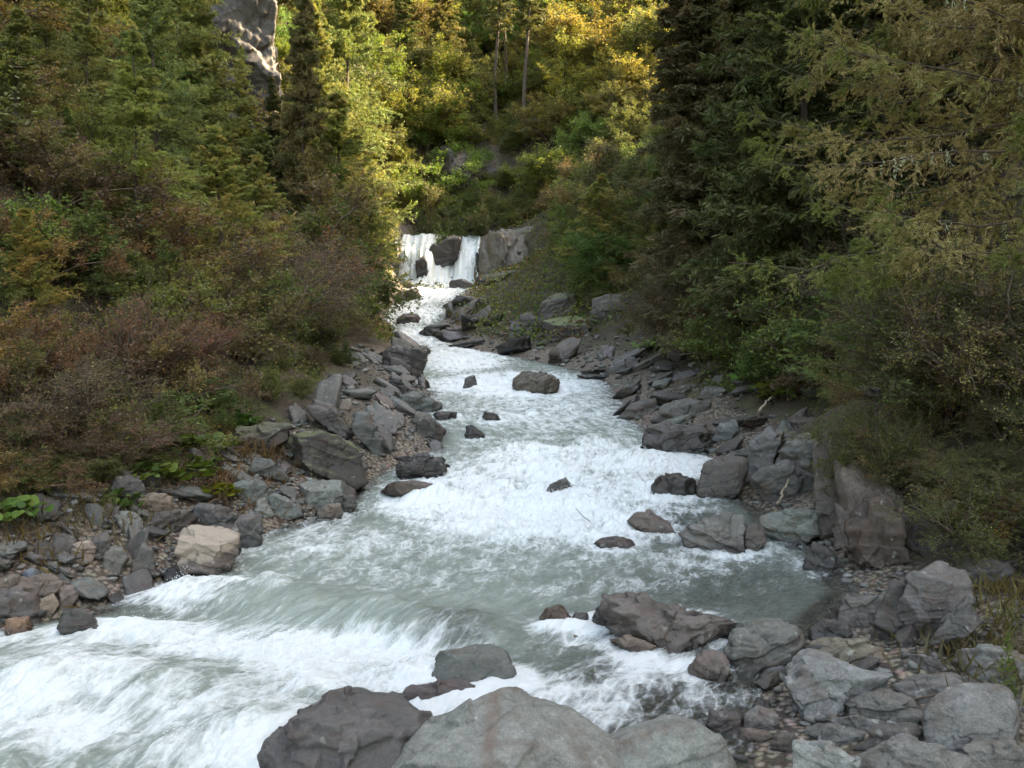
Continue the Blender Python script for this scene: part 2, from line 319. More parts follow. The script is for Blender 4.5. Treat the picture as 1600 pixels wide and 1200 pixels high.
# ------------------------------------------------------------------ water
FOAM_GLINTS = [(830, 800, 205, 58, 1.15), (880, 735, 230, 42, .95), (740, 775, 100, 40, .95), (1050, 728, 85, 24, 1.2), (800, 603, 150, 20, 1.15), (1010, 770, 90, 25, .9),
        (720, 562, 75, 22, 1.15), (905, 595, 80, 14, .75), (860, 650, 170, 18, .5), (850, 690, 180, 20, .48), (650, 530, 60, 18, .95), (640, 490, 60, 22, .9),
        (670, 460, 60, 18, 1.0), (700, 425, 80, 30, 1.2), (700, 390, 80, 25, 1.1), (440, 1010, 230, 22, 1.05), (250, 988, 190, 18, .85), (130, 1060, 190, 60, .66),
        (520, 1060, 150, 40, .85), (80, 1150, 170, 60, .66), (330, 1120, 200, 60, .56), (290, 930, 140, 16, .85), (650, 1050, 60, 35, .95), (870, 985, 60, 9, .6), (420, 935, 60, 10, .7),
        (540, 850, 190, 38, .55), (830, 870, 230, 40, .42), (640, 905, 220, 30, .36), (400, 1180, 220, 40, .72), (1080, 880, 110, 22, .42), (960, 920, 160, 20, .45), (1030, 1040, 120, 18, .42), (930, 1080, 200, 50, .36), (1120, 890, 150, 30, .34), (1130, 1000, 120, 20, .3), (860, 640, 190, 50, .68), (0, 1000, 100, 20, .7), (60, 1085, 120, 50, .72),  # weak calm-water spots here paint sparkle glints as white flecks
        (520, 962, 150, 24, -.42), (720, 978, 80, 34, -.25), (1210, 930, 100, 35, -.3), (700, 690, 60, 30, -.1)]
SHALLOW = [(1050, 1100, 220, 130, 1.0), (1150, 930, 200, 70, .75), (1020, 1010, 200, 50, .75), (480, 800, 80, 25, .7), (1080, 830, 160, 40, .8), (170, 940, 120, 25, .7), (720, 985, 60, 25, .6), (1000, 1180, 260, 60, 1.0), (330, 890, 60, 16, .6), (300, 905, 60, 14, .6)]
HUMPS = [(860, 735, .6, .16), (720, 985, .55, .13), (600, 975, .5, .14), (440, 940, .8, .12), (520, 965, .9, .10), (940, 690, .6, .12), (820, 700, .5, .10), (735, 600, .5, .15), (330, 930, .6, .12), (90, 1060, .7, .14), (250, 1080, .7, .12), (380, 1150, .6, .12), (980, 720, .6, .12), (700, 780, .7, .12), (880, 790, .7, .12)]
def to_px(x, y, z):
    cz, sz = math.cos(PITCH), math.sin(PITCH); dz = z - CAM_Z; f = y * cz - dz * sz; u = y * sz + dz * cz
    return 800 + F * x / f, 600 - F * u / f
def blobs(L, px, py):
    pos = np.zeros_like(px); neg = np.zeros_like(px)
    for bx, by, rx, ry, a in L:
        g = np.exp(-(((px - bx) / rx) ** 2 + ((py - by) / ry) ** 2) ** 1.3 * .7)
        if a > 0: pos = np.maximum(pos, a * g)
        else: neg = np.minimum(neg, a * g)
    return pos + neg
def build_water():
    ys = np.concatenate([np.linspace(-30, 3.8, 60), np.geomspace(4, 75, 1250), np.linspace(75.1, 78, 60), np.linspace(78.2, 86, 30)])
    nx = 520; ts = np.linspace(0, 1, nx); ex = .7
    a, b = xl(ys) - ex, xr(ys) + ex
    X = a[:, None] + (b - a)[:, None] * ts[None]; Y = np.broadcast_to(ys[:, None], X.shape); fm_ = smooth(73, 75, Y) * (1 - smooth(79, 82, Y)); Z0 = zw(Y + fm_ * (np.sin(X * 1.7 + 1) * .35 + np.sin(X * 4.1) * .18 + vnoise(xyz(X, 0) * [3.1, 1, 1], 6).reshape(X.shape) * .35 - .7 * np.tanh((X + 6.3) * .9)))
    px, py = to_px(X, np.maximum(Y, 1), Z0); foam = blobs(FOAM_GLINTS, px, py); foam = np.where(Y < 6.5, .6, foam); sh = blobs(SHALLOW, px, py)  # foam mask also carries the painted sparkle glints
    ctr = (a + b) / 2; U = X - ctr[:, None]; q = xyz(U, Y)
    edge = np.minimum(X - a[:, None], b[:, None] - X) - ex; calm = smooth(-.2, 1.2, edge)
    turb = (.25 + .75 * smooth(.2, .9, foam)) * calm
    far = 1 + .7 * smooth(20, 45, Y)
    z = ridged(q * [.9, .55, 1], 3, 40).reshape(X.shape) * (.085 + .06 * (1 - smooth(12, 18, Y))) * turb * far + fbm(q * [2.6, 1.7, 1], 3, 44).reshape(X.shape) * .075 * turb
    crest = ridged(q * [3.6, 2.2, 1] + fbm(q * 1.5, 2, 60)[:, None] * .8, 5, 50, .62).reshape(X.shape)
    lump = smooth(.35, .85, foam) * calm
    z += crest * (.09 - .045 * smooth(15, 26, Y)) * lump + (ridged(q * [9, 6, 1], 3, 55, .6).reshape(X.shape) * .045 * (1 - .7 * smooth(14, 28, Y)) + fbm(q * [24, 17, 1], 2, 57).reshape(X.shape) * .028 * (1 - smooth(9, 15, Y))) * lump
    z += ridged(q * [5, 2.6, 1] + fbm(q * 2, 2, 66)[:, None] * .6, 3, 70).reshape(X.shape) * .045 * (1 - lump) * (.3 + .7 * calm)
    for hx, hr, rad, amp in HUMPS:
        amp = amp * 1.5; wx, wy = on_water(hx, hr); d2 = ((X - wx) / rad) ** 2 + ((Y - wy) / (rad * .7)) ** 2; z += amp * np.exp(-d2)
        dn = np.exp(-(((X - wx) / (rad * 1.1)) ** 2 + ((Y - (wy - rad * 1.1)) / (rad * .6)) ** 2)); z -= .5 * amp * dn; foam = foam + .45 * dn - .3 * np.exp(-d2 * 2) * (foam < 1.05)
    for nm_, rx_, ry_, rs_, _l in ROCKS:
        if not (xl(ry_) - .2 < rx_ < xr(ry_) + .2) or ry_ > 50: continue
        d = np.hypot((X - rx_), (Y - ry_) * .9); foam = foam + .42 * np.exp(-((d - rs_ * .5) / (.10 + .10 * rs_)) ** 2) * calm; dw = np.exp(-((X - rx_ + .25 * rs_) / (rs_ * .5)) ** 2 - ((Y - ry_ + rs_ * 1.0) / (rs_ * .8)) ** 2); foam = foam + .18 * dw
        z += .05 * rs_ * np.exp(-((X - rx_) / (rs_ * .6)) ** 2 - ((Y - ry_ - rs_ * .5) / (rs_ * .35)) ** 2)
    foam = foam + .16 * (crest > .25) * lump + .25 * smooth(.0, .06, z - .05) * calm
    # lip, tongue shapes and surge on the fall
    fall = smooth(75, 76, Y) * (1 - smooth(78, 79.5, Y)); z += fall * .16 * ridged(q * [1.2, .35, 0], 3, 80).reshape(X.shape)
    casc = smooth(55, 58, Y) * (1 - smooth(74, 76, Y)); z += casc * .22 * ridged(q * [.8, .9, 1], 3, 84).reshape(X.shape)
    foam = np.maximum(foam, fall * 1.1)
    Z = Z0 + z
    V = np.stack([X.ravel(), Y.ravel(), Z.ravel()], 1); global WAT; WAT = (V, foam.ravel(), Y.ravel())
    arc = np.concatenate([[0], np.cumsum(np.hypot(np.diff(ys), np.diff(zw(ys))))]); uv = np.stack([U.ravel(), np.repeat(arc, nx), 0 * U.ravel()], 1)
    m, t, o = new_mat('stream_water')
    af = N(t, 'ShaderNodeAttribute', attribute_name='foam'); as_ = N(t, 'ShaderNodeAttribute', attribute_name='shallow'); au = N(t, 'ShaderNodeAttribute', attribute_name='flow'); v = au.outputs['Vector']
    warp = N(t, 'ShaderNodeVectorMath', operation='MULTIPLY_ADD'); nz = N(t, 'ShaderNodeTexNoise', Scale=1.6, Detail=3.0); t.links.new(v, nz.inputs['Vector']); t.links.new(nz.outputs['Color'], warp.inputs[0]); warp.inputs[1].default_value = (.22, .22, 0); t.links.new(v, warp.inputs[2]); wv = warp.outputs[0]
    n1 = noise(t, mapping(t, wv, (2.1, 1.2, 1)), 1.8, 9, .72, .15); n2 = noise(t, mapping(t, wv, (2.2, 1.5, 1)), 7.5, 8, .75, .2)
    web = N(t, 'ShaderNodeTexVoronoi', Scale=3.4, feature='DISTANCE_TO_EDGE'); t.links.new(mapping(t, wv, (2.2, 1.1, 1)), web.inputs['Vector'])
    wl = ramp(t, web.outputs['Distance'], [(.0, 1.0), (.12, .25), (.3, 0.0)])
    n0 = noise(t, mapping(t, wv, (1.1, .7, 1)), .9, 3, .5); s = mth(t, 'ADD', mth(t, 'MULTIPLY_ADD', n1, 2.5, -1.25), mth(t, 'MULTIPLY_ADD', n2, 1.0, -.5)); s = mth(t, 'MULTIPLY_ADD', wl, .25, s); s = mth(t, 'ADD', s, mth(t, 'MULTIPLY_ADD', n0, .9, -.5)); s = mth(t, 'ADD', s, af.outputs['Fac'])
    ff = N(t, 'ShaderNodeMapRange', interpolation_type='SMOOTHSTEP'); ff.inputs['From Min'].default_value = .25; ff.inputs['From Max'].default_value = 1.35; t.links.new(s, ff.inputs['Value']); fo = ff.outputs[0]
    deep = ramp(t, n1, [(.35, (.13, .162, .142)), (.65, (.225, .268, .24))])
    dif = N(t, 'ShaderNodeBsdfDiffuse'); t.links.new(deep, dif.inputs[0])
    trn = N(t, 'ShaderNodeBsdfTransparent'); trn.inputs[0].default_value = (.86, .84, .72, 1)
    body = N(t, 'ShaderNodeMixShader'); t.links.new(mth(t, 'MULTIPLY', as_.outputs['Fac'], .93, clamp=True), body.inputs[0]); t.links.new(dif.outputs[0], body.inputs[1]); t.links.new(trn.outputs[0], body.inputs[2])
    rip = noise(t, mapping(t, wv, (2.2, 1.7, 1)), 5.5, 8, .68, .8); bp = N(t, 'ShaderNodeBump', Strength=1.0, Distance=.09); t.links.new(rip, bp.inputs['Height'])
    gl = N(t, 'ShaderNodeBsdfGlossy', Roughness=.06); gl.inputs[0].default_value = (1, 1, 1, 1); t.links.new(bp.outputs[0], gl.inputs['Normal'])
    fr = N(t, 'ShaderNodeFresnel', IOR=1.5); t.links.new(bp.outputs[0], fr.inputs['Normal'])
    wat = N(t, 'ShaderNodeMixShader'); t.links.new(fr.outputs[0], wat.inputs[0]); t.links.new(body.outputs[0], wat.inputs[1]); t.links.new(gl.outputs[0], wat.inputs[2])
    fm = N(t, 'ShaderNodeBsdfPrincipled', Roughness=.45); fm.inputs['Base Color'].default_value = (.63, .67, .68, 1)
    b2 = N(t, 'ShaderNodeBump', Strength=.7, Distance=.06); t.links.new(n2, b2.inputs['Height']); t.links.new(b2.outputs[0], fm.inputs['Normal'])
    out = N(t, 'ShaderNodeMixShader'); t.links.new(fo, out.inputs[0]); t.links.new(wat.outputs[0], out.inputs[1]); t.links.new(fm.outputs[0], out.inputs[2]); t.links.new(out.outputs[0], o.inputs[0])
    me = mesh_np('water', V, [grid_faces(*X.shape)], m, True, attrs={'foam': foam.ravel(), 'shallow': np.clip(sh + .9 * (1 - smooth(-.1, .5, edge)), 0, 1).ravel(), 'flow': uv})
    tag(obj('water', me), kind='structure')

# ------------------------------------------------------------------ rocks
_ico = {}
def ico(l):
    if l not in _ico:
        bm = bmesh.new(); bmesh.ops.create_icosphere(bm, subdivisions=l, radius=1); bm.verts.ensure_lookup_table()
        _ico[l] = (norm(np.array([v.co[:] for v in bm.verts])), np.array([[v.index for v in f.verts] for f in bm.faces])); bm.free()
    return _ico[l]
def polytope(dirs, Nn, D, p=22):
    k = np.maximum(dirs @ np.asarray(Nn).T / np.asarray(D)[None], 0); M = k.max(1, keepdims=True); return 1 / (M[:, 0] * (np.sum((k / M) ** p, 1)) ** (1 / p))
def roughen(V, amp, seed, strata=None, sc=1.0, facets=46):
    rr = np.random.default_rng(seed + 500)
    if facets:
        # broken, chipped faces: every patch nearest to a random point is its own slightly tilted plane
        c = norm(rr.normal(size=(facets, 3))); r0 = np.linalg.norm(V, axis=1); u = V / r0[:, None]; u2 = u + .07 * np.stack([vnoise(u * 5 + 3, seed), vnoise(u * 5 + 9, seed + 1), vnoise(u * 5 + 15, seed + 2)], 1)
        d2 = u2 @ c.T; i1 = np.argmax(d2, 1); tilt = rr.normal(size=(facets, 3)) * amp * 2.6; offs = rr.uniform(-1, .3, facets) * amp * 1.3
        dd = np.sum((u - c[i1]) * tilt[i1], 1) + offs[i1]; V = V * (1 + dd)[:, None]
    n = norm(V); q = V / sc
    d = fbm(q * 2.6 + seed, 6, seed, .6) * amp * 1.0
    if strata is not None:
        t = q @ strata * 5.5 + fbm(q * 1.1 + seed, 3, seed + 4) * 1.1; i0 = np.floor(t); f = smooth(.42, .58, t - i0); z_ = np.zeros(len(t), int)
        a0 = _h(i0.astype(int), z_, z_, seed); a1 = _h(i0.astype(int) + 1, z_, z_, seed); d = d - (a0 + (a1 - a0) * f) * amp * 1.9
    return V + n * d[:, None] * sc
ROCKS = []      # hero list (label fragment, x, y)
GREY, GREEN, DARK, BROWN, PALE, TAN, BLACK = (.17, .17, .165), (.16, .185, .17), (.10, .095, .09), (.15, .115, .095), (.27, .285, .275), (.30, .23, .17), (.065, .058, .055)
def hero(poly, label, col=GREY, wet=0.0, moss=0.0, thick=.8, seed=None, planes=None, mat=None, lvl=6, p=70, rough=.035, name='boulder', sink=.28, short=None, cat='rock', group=None, rowfix=None, axv=None, yfix=None, chips=3, crack=0):
    seed = seed if seed is not None else len(ROCKS) + 5; r = np.random.default_rng(seed * 7 + 1)
    P = np.array(poly, float); cx = (P[:, 0].min() + P[:, 0].max()) / 2; y1 = rowfix or P[:, 1].max(); y0 = P[:, 1].min()
    if yfix: by = yfix
    else: _, by, _ = hit(cx, min(y1, 1199) if y1 < 1200 else y1)
    s0 = by / F; wm, hm = (P[:, 0].max() - P[:, 0].min()) * s0, (P[:, 1].max() - y0) * s0; T = thick * math.sqrt(wm * max(hm, .35 * wm))
    cy_ = by + T * .42; cr = P.mean(0)
    # centre row of the outline, carried to depth cy_
    v = (600 - cr[1]) / F; fw = np.array([0, math.cos(PITCH), -math.sin(PITCH)]); up = np.array([0, math.sin(PITCH), math.cos(PITCH)]); ri = np.array([1., 0, 0])
    ray = fw + ri * (cr[0] - 800) / F + up * v; ray = ray / ray[1] * cy_; c = np.array([0, 0, CAM_Z]) + ray; dist = np.linalg.norm(ray); fr = ray / dist
    rx = norm(np.cross(fr, up)); ru = np.cross(rx, fr); s = dist / F
    Q = (P - cr) * [s, -s]
    low = Q[:, 1] < (Q[:, 1].min() * .35 if Q[:, 1].min() < 0 else 0)
    Q[:, 1] = np.where(low, Q[:, 1] - sink * hm * (cy_ / by), Q[:, 1])
    Nn, D = [], []; area = np.sum(Q[:, 0] * np.roll(Q[:, 1], -1) - np.roll(Q[:, 0], -1) * Q[:, 1]); sg = 1 if area > 0 else -1
    cq = Q.mean(0)
    for a, b in zip(Q, np.roll(Q, -1, 0)):
        e = b - a; L = np.hypot(*e)
        if L < 1e-4: continue
        n = np.array([e[1], -e[0]]) / L * sg; d = n @ (a - cq)
        if d < .02 * wm: continue
        Nn.append([n[0], n[1], 0]); D.append(d)
    Rz = max(wm, hm) * .5
    Nn += [[0, 0, 1], [0, 0, -1]]; D += [T * .5, T * .5]
    if planes is None:
        a = r.uniform(-.25, .25); planes = [((a, .72, .62), r.uniform(.66, .85)), ((r.choice([-1, 1]) * r.uniform(.35, .6), r.uniform(-.1, .3), .8), r.uniform(.7, .9)), ((r.uniform(-.3, .3), -.35, .85), r.uniform(.75, .95)), ((r.uniform(-.4, .4), .75, -.55), .8)]
    for n, k in planes:
        n = norm(np.array(n, float)); sup = max(n[0] * q[0] + n[1] * q[1] for q in (Q - cq)) + abs(n[2]) * T * .5; Nn.append(list(n)); D.append(max(.08, k) * sup)
    for _ in range(chips):
        n = norm(np.array([r.normal(), r.normal(), abs(r.normal()) * .9 + .1])); ng = np.array(Nn); dd = np.array(D)
        sup = 1 / max(1e-6, np.max(ng @ n / dd)); # radius of the solid in this direction
        Nn.append(list(n)); D.append(sup * r.uniform(.93, 1.0))
    dirs, faces = ico(lvl if lvl else 5); rad = polytope(dirs, Nn, D, p); Vl = dirs * rad[:, None]
    sc = Rz
    ax = norm(np.array([r.uniform(-.5, .5), 1, r.uniform(-.2, .6)])) if axv is None else norm(np.array(axv)); Vl = roughen(Vl, rough * 1.5, seed, ax, sc)
    if crack: Vl[:, 2] -= sc * crack * (.5 + .5 * ridged(Vl / sc * [5.5, 1.6, 2.5] + seed, 5, seed + 30, .6)) * 1.0; Vl[:, 2] += sc * crack * .6 * np.round(fbm(Vl / sc * [1.5, 3.5, 1] + 3, 3, seed) * 4) / 4
    c = c + rx * cq[0] + ru * cq[1]
    Wd = Vl[:, :1] * rx + Vl[:, 1:2] * ru - Vl[:, 2:3] * fr
    me = mesh_np(name, Wd, [faces], mat or M_rock); o = obj(name, me, loc=tuple(c))
    lu = sum(col) / 3; jv = r.uniform(.82, 1.14) * (.74 if by < 11.5 else .56); o.color = (*[min(1, (lu + (q - lu) * .9) * jv * t_) for q, t_ in zip(col, (1.02, .99, .93))], (1 + moss) if moss else 1 - wet)
    o['wet_height'] = float(zw(by) + .13) if (xl(by) - .9 < c[0] < xr(by) + .9) else -50.0
    tag(o, label, cat, group); ROCKS.append((short or label, float(c[0]), float(c[1]), max(wm, hm), label)); return o

h = hero
# foreground
h([(418, 1168), (445, 1135), (520, 1086), (565, 1082), (628, 1100), (652, 1138), (600, 1190), (560, 1215), (470, 1230), (420, 1185)], 'big dark wet boulder with marbled grey top left of the rust-striped boulder', (.15, .145, .15), .5, rough=.035, short='the dark marbled boulder', thick=1.0, planes=[((.15, .75, .6), .62), ((-.5, .1, .8), .78), ((.5, .3, .7), .8)])
h([(520, 1240), (568, 1150), (680, 1114), (756, 1080), (802, 1079), (866, 1104), (945, 1150), (1030, 1225), (980, 1265), (560, 1265)], 'large grey-green foreground boulder with a rusty brown stripe down its face', (.22, .235, .225), 0, mat=M_rock_stripe, rough=.022, short='the rust-striped boulder', thick=.9, planes=[((-.12, .55, .75), .60), ((-.55, .45, .65), .72), ((.55, .5, .6), .74)])
h([(676, 1050), (690, 1020), (735, 1009), (772, 1008), (790, 1022), (810, 1058), (800, 1074), (745, 1084), (716, 1076), (700, 1060)], 'squarish grey-green block standing in the rapids behind the rust-striped boulder', (.15, .165, .155), .15, rough=.02, short='the squarish block', planes=[((.05, .85, .5), .62), ((-.7, .2, .65), .7), ((0.1, -.15, 1), .85)])
h([(622, 1092), (645, 1070), (700, 1064), (738, 1070), (752, 1086), (722, 1104), (650, 1108)], 'flat dark purplish slab lying just below the squarish block', (.10, .075, .075), .35, thick=.9, short='the flat purplish slab')
h([(798, 1082), (812, 1065), (832, 1070), (836, 1082)], 'small olive-brown stone beside the squarish block', BROWN, .2, lvl=5)
h([(940, 1160), (1000, 1130), (1060, 1117), (1105, 1136), (1140, 1172), (1145, 1240), (950, 1250)], 'smooth rounded grey boulder at the bottom edge right of the rust-striped boulder', (.24, .26, .25), 0, p=9, rough=.02, short='the smooth rounded boulder', thick=1.0)
h([(1085, 1210), (1108, 1186), (1138, 1192), (1150, 1225), (1100, 1235)], 'small pale stone at the bottom edge against the smooth rounded boulder', PALE, 0, lvl=5)
h([(1131, 1035), (1146, 985), (1188, 967), (1238, 970), (1253, 1000), (1250, 1018), (1195, 1044), (1148, 1052)], 'dark round-topped boulder with a light cap at the shore edge', (.15, .155, .145), .1, p=12, short='the round-topped boulder', planes=[((0, .95, .35), .72), ((-.35, -.1, .9), .74), ((.4, .1, .85), .8)])
h([(1069, 1048), (1098, 1019), (1128, 1018), (1142, 1050), (1125, 1066), (1085, 1062)], 'speckled brown rounded stone left of the round-topped boulder', (.17, .13, .115), .15, p=9, short='the speckled brown stone', lvl=5)
h([(1231, 1040), (1240, 1022), (1290, 1022), (1372, 1048), (1376, 1070), (1350, 1082), (1290, 1112), (1262, 1106), (1236, 1078)], 'angular pale blue-grey boulder in the middle of the gravel shore', (.26, .275, .28), 0, short='the angular pale boulder', planes=[((.1, .9, .4), .55), ((-.35, .1, .9), .72), ((.6, -.35, .7), .62)])
h([(1322, 1112), (1345, 1088), (1382, 1077), (1412, 1085), (1434, 1108), (1410, 1126), (1360, 1128)], 'rounded mid grey boulder right below the angular pale boulder', (.19, .19, .18), 0, p=12, short='the rounded mid grey boulder')
h([(1457, 1120), (1490, 1080), (1540, 1060), (1568, 1070), (1570, 1140), (1545, 1170), (1500, 1188), (1472, 1182), (1460, 1150)], 'tall blue-grey boulder by the young conifer at the lower right corner', (.19, .195, .195), 0, rough=.02, p=14, short='the tall blue-grey boulder')
h([(1410, 952), (1425, 905), (1462, 880), (1500, 886), (1509, 930), (1480, 972), (1455, 1000), (1414, 978)], 'big upright purplish grey slab leaning on the right bank', (.145, .135, .135), 0, rough=.025, short='the big upright slab', thick=.6)
h([(1440, 1028), (1485, 962), (1525, 922), (1562, 918), (1562, 975), (1510, 992), (1462, 1022)], 'long dark slab tilted up behind the big upright slab', (.12, .12, .12), 0, thick=.5, short='the long tilted slab')
h([(1500, 880), (1540, 868), (1575, 885), (1570, 915), (1515, 925), (1500, 905)], 'dark grey block tucked above the long tilted slab', DARK, 0, lvl=5)
h([(1284, 962), (1290, 942), (1340, 930), (1398, 926), (1400, 950), (1350, 972), (1300, 976)], 'flat layered dark slab left of the upright slab on the right shore', (.135, .125, .12), .2, thick=.8, short='the flat layered slab')
h([(1362, 990), (1372, 955), (1395, 915), (1415, 902), (1422, 935), (1408, 985), (1385, 1000)], 'folded dark rock squeezed between the flat layered slab and the upright slab', DARK, .1, lvl=5)
h([(1268, 1000), (1266, 982), (1290, 968), (1322, 972), (1330, 988), (1300, 1000)], 'small dark wet rock below the flat layered slab', DARK, .4, lvl=5)
h([(1240, 1022), (1290, 1000), (1340, 997), (1374, 1010), (1378, 1036), (1330, 1042)], 'low tan rock with orange lichen behind the angular pale boulder', (.21, .18, .135), 0, thick=1.0, short='the low tan rock')
h([(1178, 1062), (1200, 1045), (1236, 1038), (1240, 1056), (1200, 1064)], 'low wet blue-grey slab between the round-topped and the angular pale boulders', (.13, .14, .145), .2, lvl=5)
h([(1255, 1148), (1262, 1136), (1310, 1132), (1352, 1140), (1352, 1158), (1300, 1164)], 'long low grey stone below the angular pale boulder', GREY, 0, lvl=5, short='the long low grey stone')
h([(1300, 1132), (1340, 1120), (1385, 1122), (1384, 1134), (1330, 1142)], 'flat oval grey stone under the rounded mid grey boulder', GREY, 0, lvl=5)
h([(1350, 1168), (1380, 1140), (1420, 1130), (1460, 1145), (1462, 1165), (1400, 1175)], 'flat split slab left of the tall blue-grey boulder', DARK, 0, lvl=5)
h([(1245, 1215), (1246, 1168), (1270, 1157), (1330, 1180), (1345, 1215), (1290, 1230)], 'pale green-grey wedge cut off by the bottom edge', (.27, .295, .29), 0, short='the pale green wedge')
h([(1335, 1200), (1420, 1160), (1490, 1168), (1525, 1190), (1500, 1230), (1350, 1235)], 'broad grey slab at the bottom edge below the tall blue-grey boulder', GREY, 0, short='the broad bottom slab')
h([(1512, 1210), (1530, 1170), (1575, 1160), (1615, 1185), (1610, 1230), (1530, 1235)], 'grey boulder with a brown streak in the lower right corner', (.18, .175, .165), 0)
h([(1160, 1140), (1165, 1118), (1185, 1104), (1210, 1110), (1218, 1135), (1190, 1142)], 'small angular grey stone left of the long low grey stone', (.16, .15, .15), 0, lvl=5)
h([(1102, 1135), (1110, 1113), (1155, 1112), (1160, 1140), (1125, 1145)], 'dark purplish stone right of the smooth rounded boulder', (.10, .085, .085), .2, lvl=5)
h([(1150, 1158), (1160, 1140), (1195, 1140), (1204, 1150), (1180, 1160)], 'flat brownish stone under the small angular grey stone', BROWN, 0, lvl=4)
h([(1205, 1165), (1215, 1145), (1240, 1145), (1240, 1170), (1220, 1174)], 'little dark round stone left of the pale green wedge', DARK, 0, lvl=4)
h([(1385, 1082), (1420, 1062), (1480, 1048), (1500, 1058), (1460, 1082), (1420, 1096)], 'long grey slab lying behind the rounded mid grey boulder', (.14, .135, .13), 0, lvl=5)
h([(1420, 1048), (1425, 1026), (1490, 1030), (1490, 1045)], 'dark flat stone above the long grey slab on the shore', DARK, 0, lvl=5)
h([(1500, 1045), (1515, 1020), (1560, 1010), (1600, 1025), (1600, 1055), (1540, 1062)], 'pale grey slab at the right edge above the tall blue-grey boulder', (.2, .21, .205), 0, lvl=5)
# stream, lower half
h([(915, 978), (932, 950), (962, 930), (968, 955), (952, 982), (925, 982)], 'dark wet head of the layered ledge lying in the stream', BLACK, .5, lvl=5, short='the dark ledge head')
h([(940, 985), (950, 922), (1010, 922), (1070, 944), (1146, 970), (1152, 992), (1090, 1000), (1010, 1016)], 'long layered brown-grey ledge slanting into the stream', (.17, .145, .135), .15, rough=.06, thick=.7, short='the long layered ledge', planes=[((.1, .8, .6), .5), ((-.1, -.3, .9), .8)])
h([(950, 1000), (985, 992), (1030, 1010), (1015, 1022), (980, 1016)], 'low tan foot of the layered ledge half under water', (.24, .18, .14), .3, lvl=5)
h([(834, 972), (852, 950), (874, 944), (892, 960), (882, 976), (845, 978)], 'small brown wedge left of the dark ledge head', (.13, .085, .06), .4, lvl=5, short='the small brown wedge')
h([(882, 980), (900, 955), (922, 958), (918, 982)], 'wet grey stone between the small brown wedge and the dark ledge head', DARK, .4, lvl=5)
h([(878, 998), (885, 990), (905, 992), (908, 998)], 'tiny tan pebble in the water below the dark ledge head', TAN, .2, lvl=4)
h([(926, 852), (940, 841), (965, 837), (985, 842), (993, 852), (975, 860), (935, 858)], 'flat reddish brown stone alone in the middle of the stream', (.10, .068, .06), .35, lvl=5, short='the lone reddish stone')
h([(980, 815), (992, 800), (1015, 798), (1050, 818), (1062, 832), (1000, 834)], 'low brown striped stone awash upstream of the lone reddish stone', (.2, .155, .14), .3, lvl=5)
h([(1066, 835), (1110, 803), (1160, 802), (1168, 830), (1160, 860), (1120, 862), (1078, 850)], 'pale grooved slab sloping into the pool on the right', (.25, .245, .235), 0, rough=.045, short='the pale grooved slab')
h([(1164, 858), (1166, 822), (1190, 815), (1198, 840), (1190, 862)], 'brown stone wedged right of the pale grooved slab', (.15, .12, .105), .2, lvl=5)
h([(1185, 830), (1190, 808), (1215, 796), (1275, 797), (1282, 830), (1240, 848), (1205, 843)], 'smooth pale green boulder beside the rock wall', (.27, .31, .285), 0, p=14, short='the pale green boulder')
h([(1254, 882), (1268, 850), (1288, 845), (1304, 870), (1300, 892), (1262, 892)], 'dark pointed stone at the foot of the rock wall', DARK, .2, lvl=5, short='the dark pointed stone')
h([(1086, 765), (1100, 722), (1125, 710), (1166, 710), (1170, 728), (1150, 768), (1118, 779), (1090, 774)], 'large rounded dark boulder at the water edge on the right', (.115, .105, .10), .1, p=14, rough=.02, short='the large rounded dark boulder')
h([(1010, 772), (1024, 752), (1050, 738), (1085, 745), (1090, 768), (1062, 778), (1015, 778)], 'jagged black wet rock in the foam left of the large rounded dark boulder', BLACK, .6, rough=.07, lvl=5, short='the jagged black rock')
h([(1000, 690), (1006, 668), (1040, 655), (1090, 652), (1104, 665), (1100, 695), (1070, 708), (1025, 702)], 'dark undercut rock with a flat pale top jutting into the stream', (.115, .11, .11), .3, rough=.05, short='the undercut rock', planes=[((0, .97, .25), .5), ((-.5, -.3, .8), .8)])
h([(1175, 752), (1190, 735), (1230, 722), (1275, 738), (1278, 768), (1240, 780), (1190, 772)], 'broad grey slab beside the top of the rock wall', (.185, .185, .18), 0, short='the broad grey slab')
h([(1165, 725), (1172, 690), (1200, 668), (1225, 672), (1215, 705), (1190, 740)], 'steep grey slab leaning above the broad grey slab', (.17, .175, .175), 0, lvl=5, short='the steep grey slab')
h([(1215, 715), (1225, 690), (1262, 675), (1290, 690), (1288, 715), (1250, 735)], 'pale split slab against the shrub right of the steep grey slab', (.21, .21, .2), 0, lvl=5)
h([(1112, 680), (1125, 662), (1150, 655), (1156, 672), (1135, 688)], 'blue-grey oval stone right of the undercut rock', (.17, .19, .2), 0, lvl=5)
h([(960, 650), (985, 630), (1020, 620), (1035, 640), (1015, 652)], 'flat dark slab at the water edge upstream of the undercut rock', (.13, .12, .115), .1, lvl=5, short='the flat water-edge slab')
h([(1020, 650), (1030, 632), (1070, 622), (1110, 628), (1100, 648), (1060, 655)], 'low grey boulder behind the undercut rock', (.15, .15, .145), 0, lvl=5)
h([(1088, 618), (1100, 604), (1130, 603), (1140, 615), (1115, 624)], 'pale flat stone high on the right boulder bank', (.22, .21, .2), 0, lvl=5)
h([(798, 612), (800, 590), (815, 580), (856, 580), (878, 592), (876, 608), (840, 616)], 'brown and tan boulder alone in the white rapids upstream', (.17, .14, .105), .2, thick=.9, short='the midstream boulder', planes=[((-.1, .8, .6), .6), ((.6, 0, .8), .62)])
h([(722, 604), (728, 590), (742, 584), (748, 606)], 'small grey rock awash left of the midstream boulder', (.14, .14, .14), .4, lvl=5)
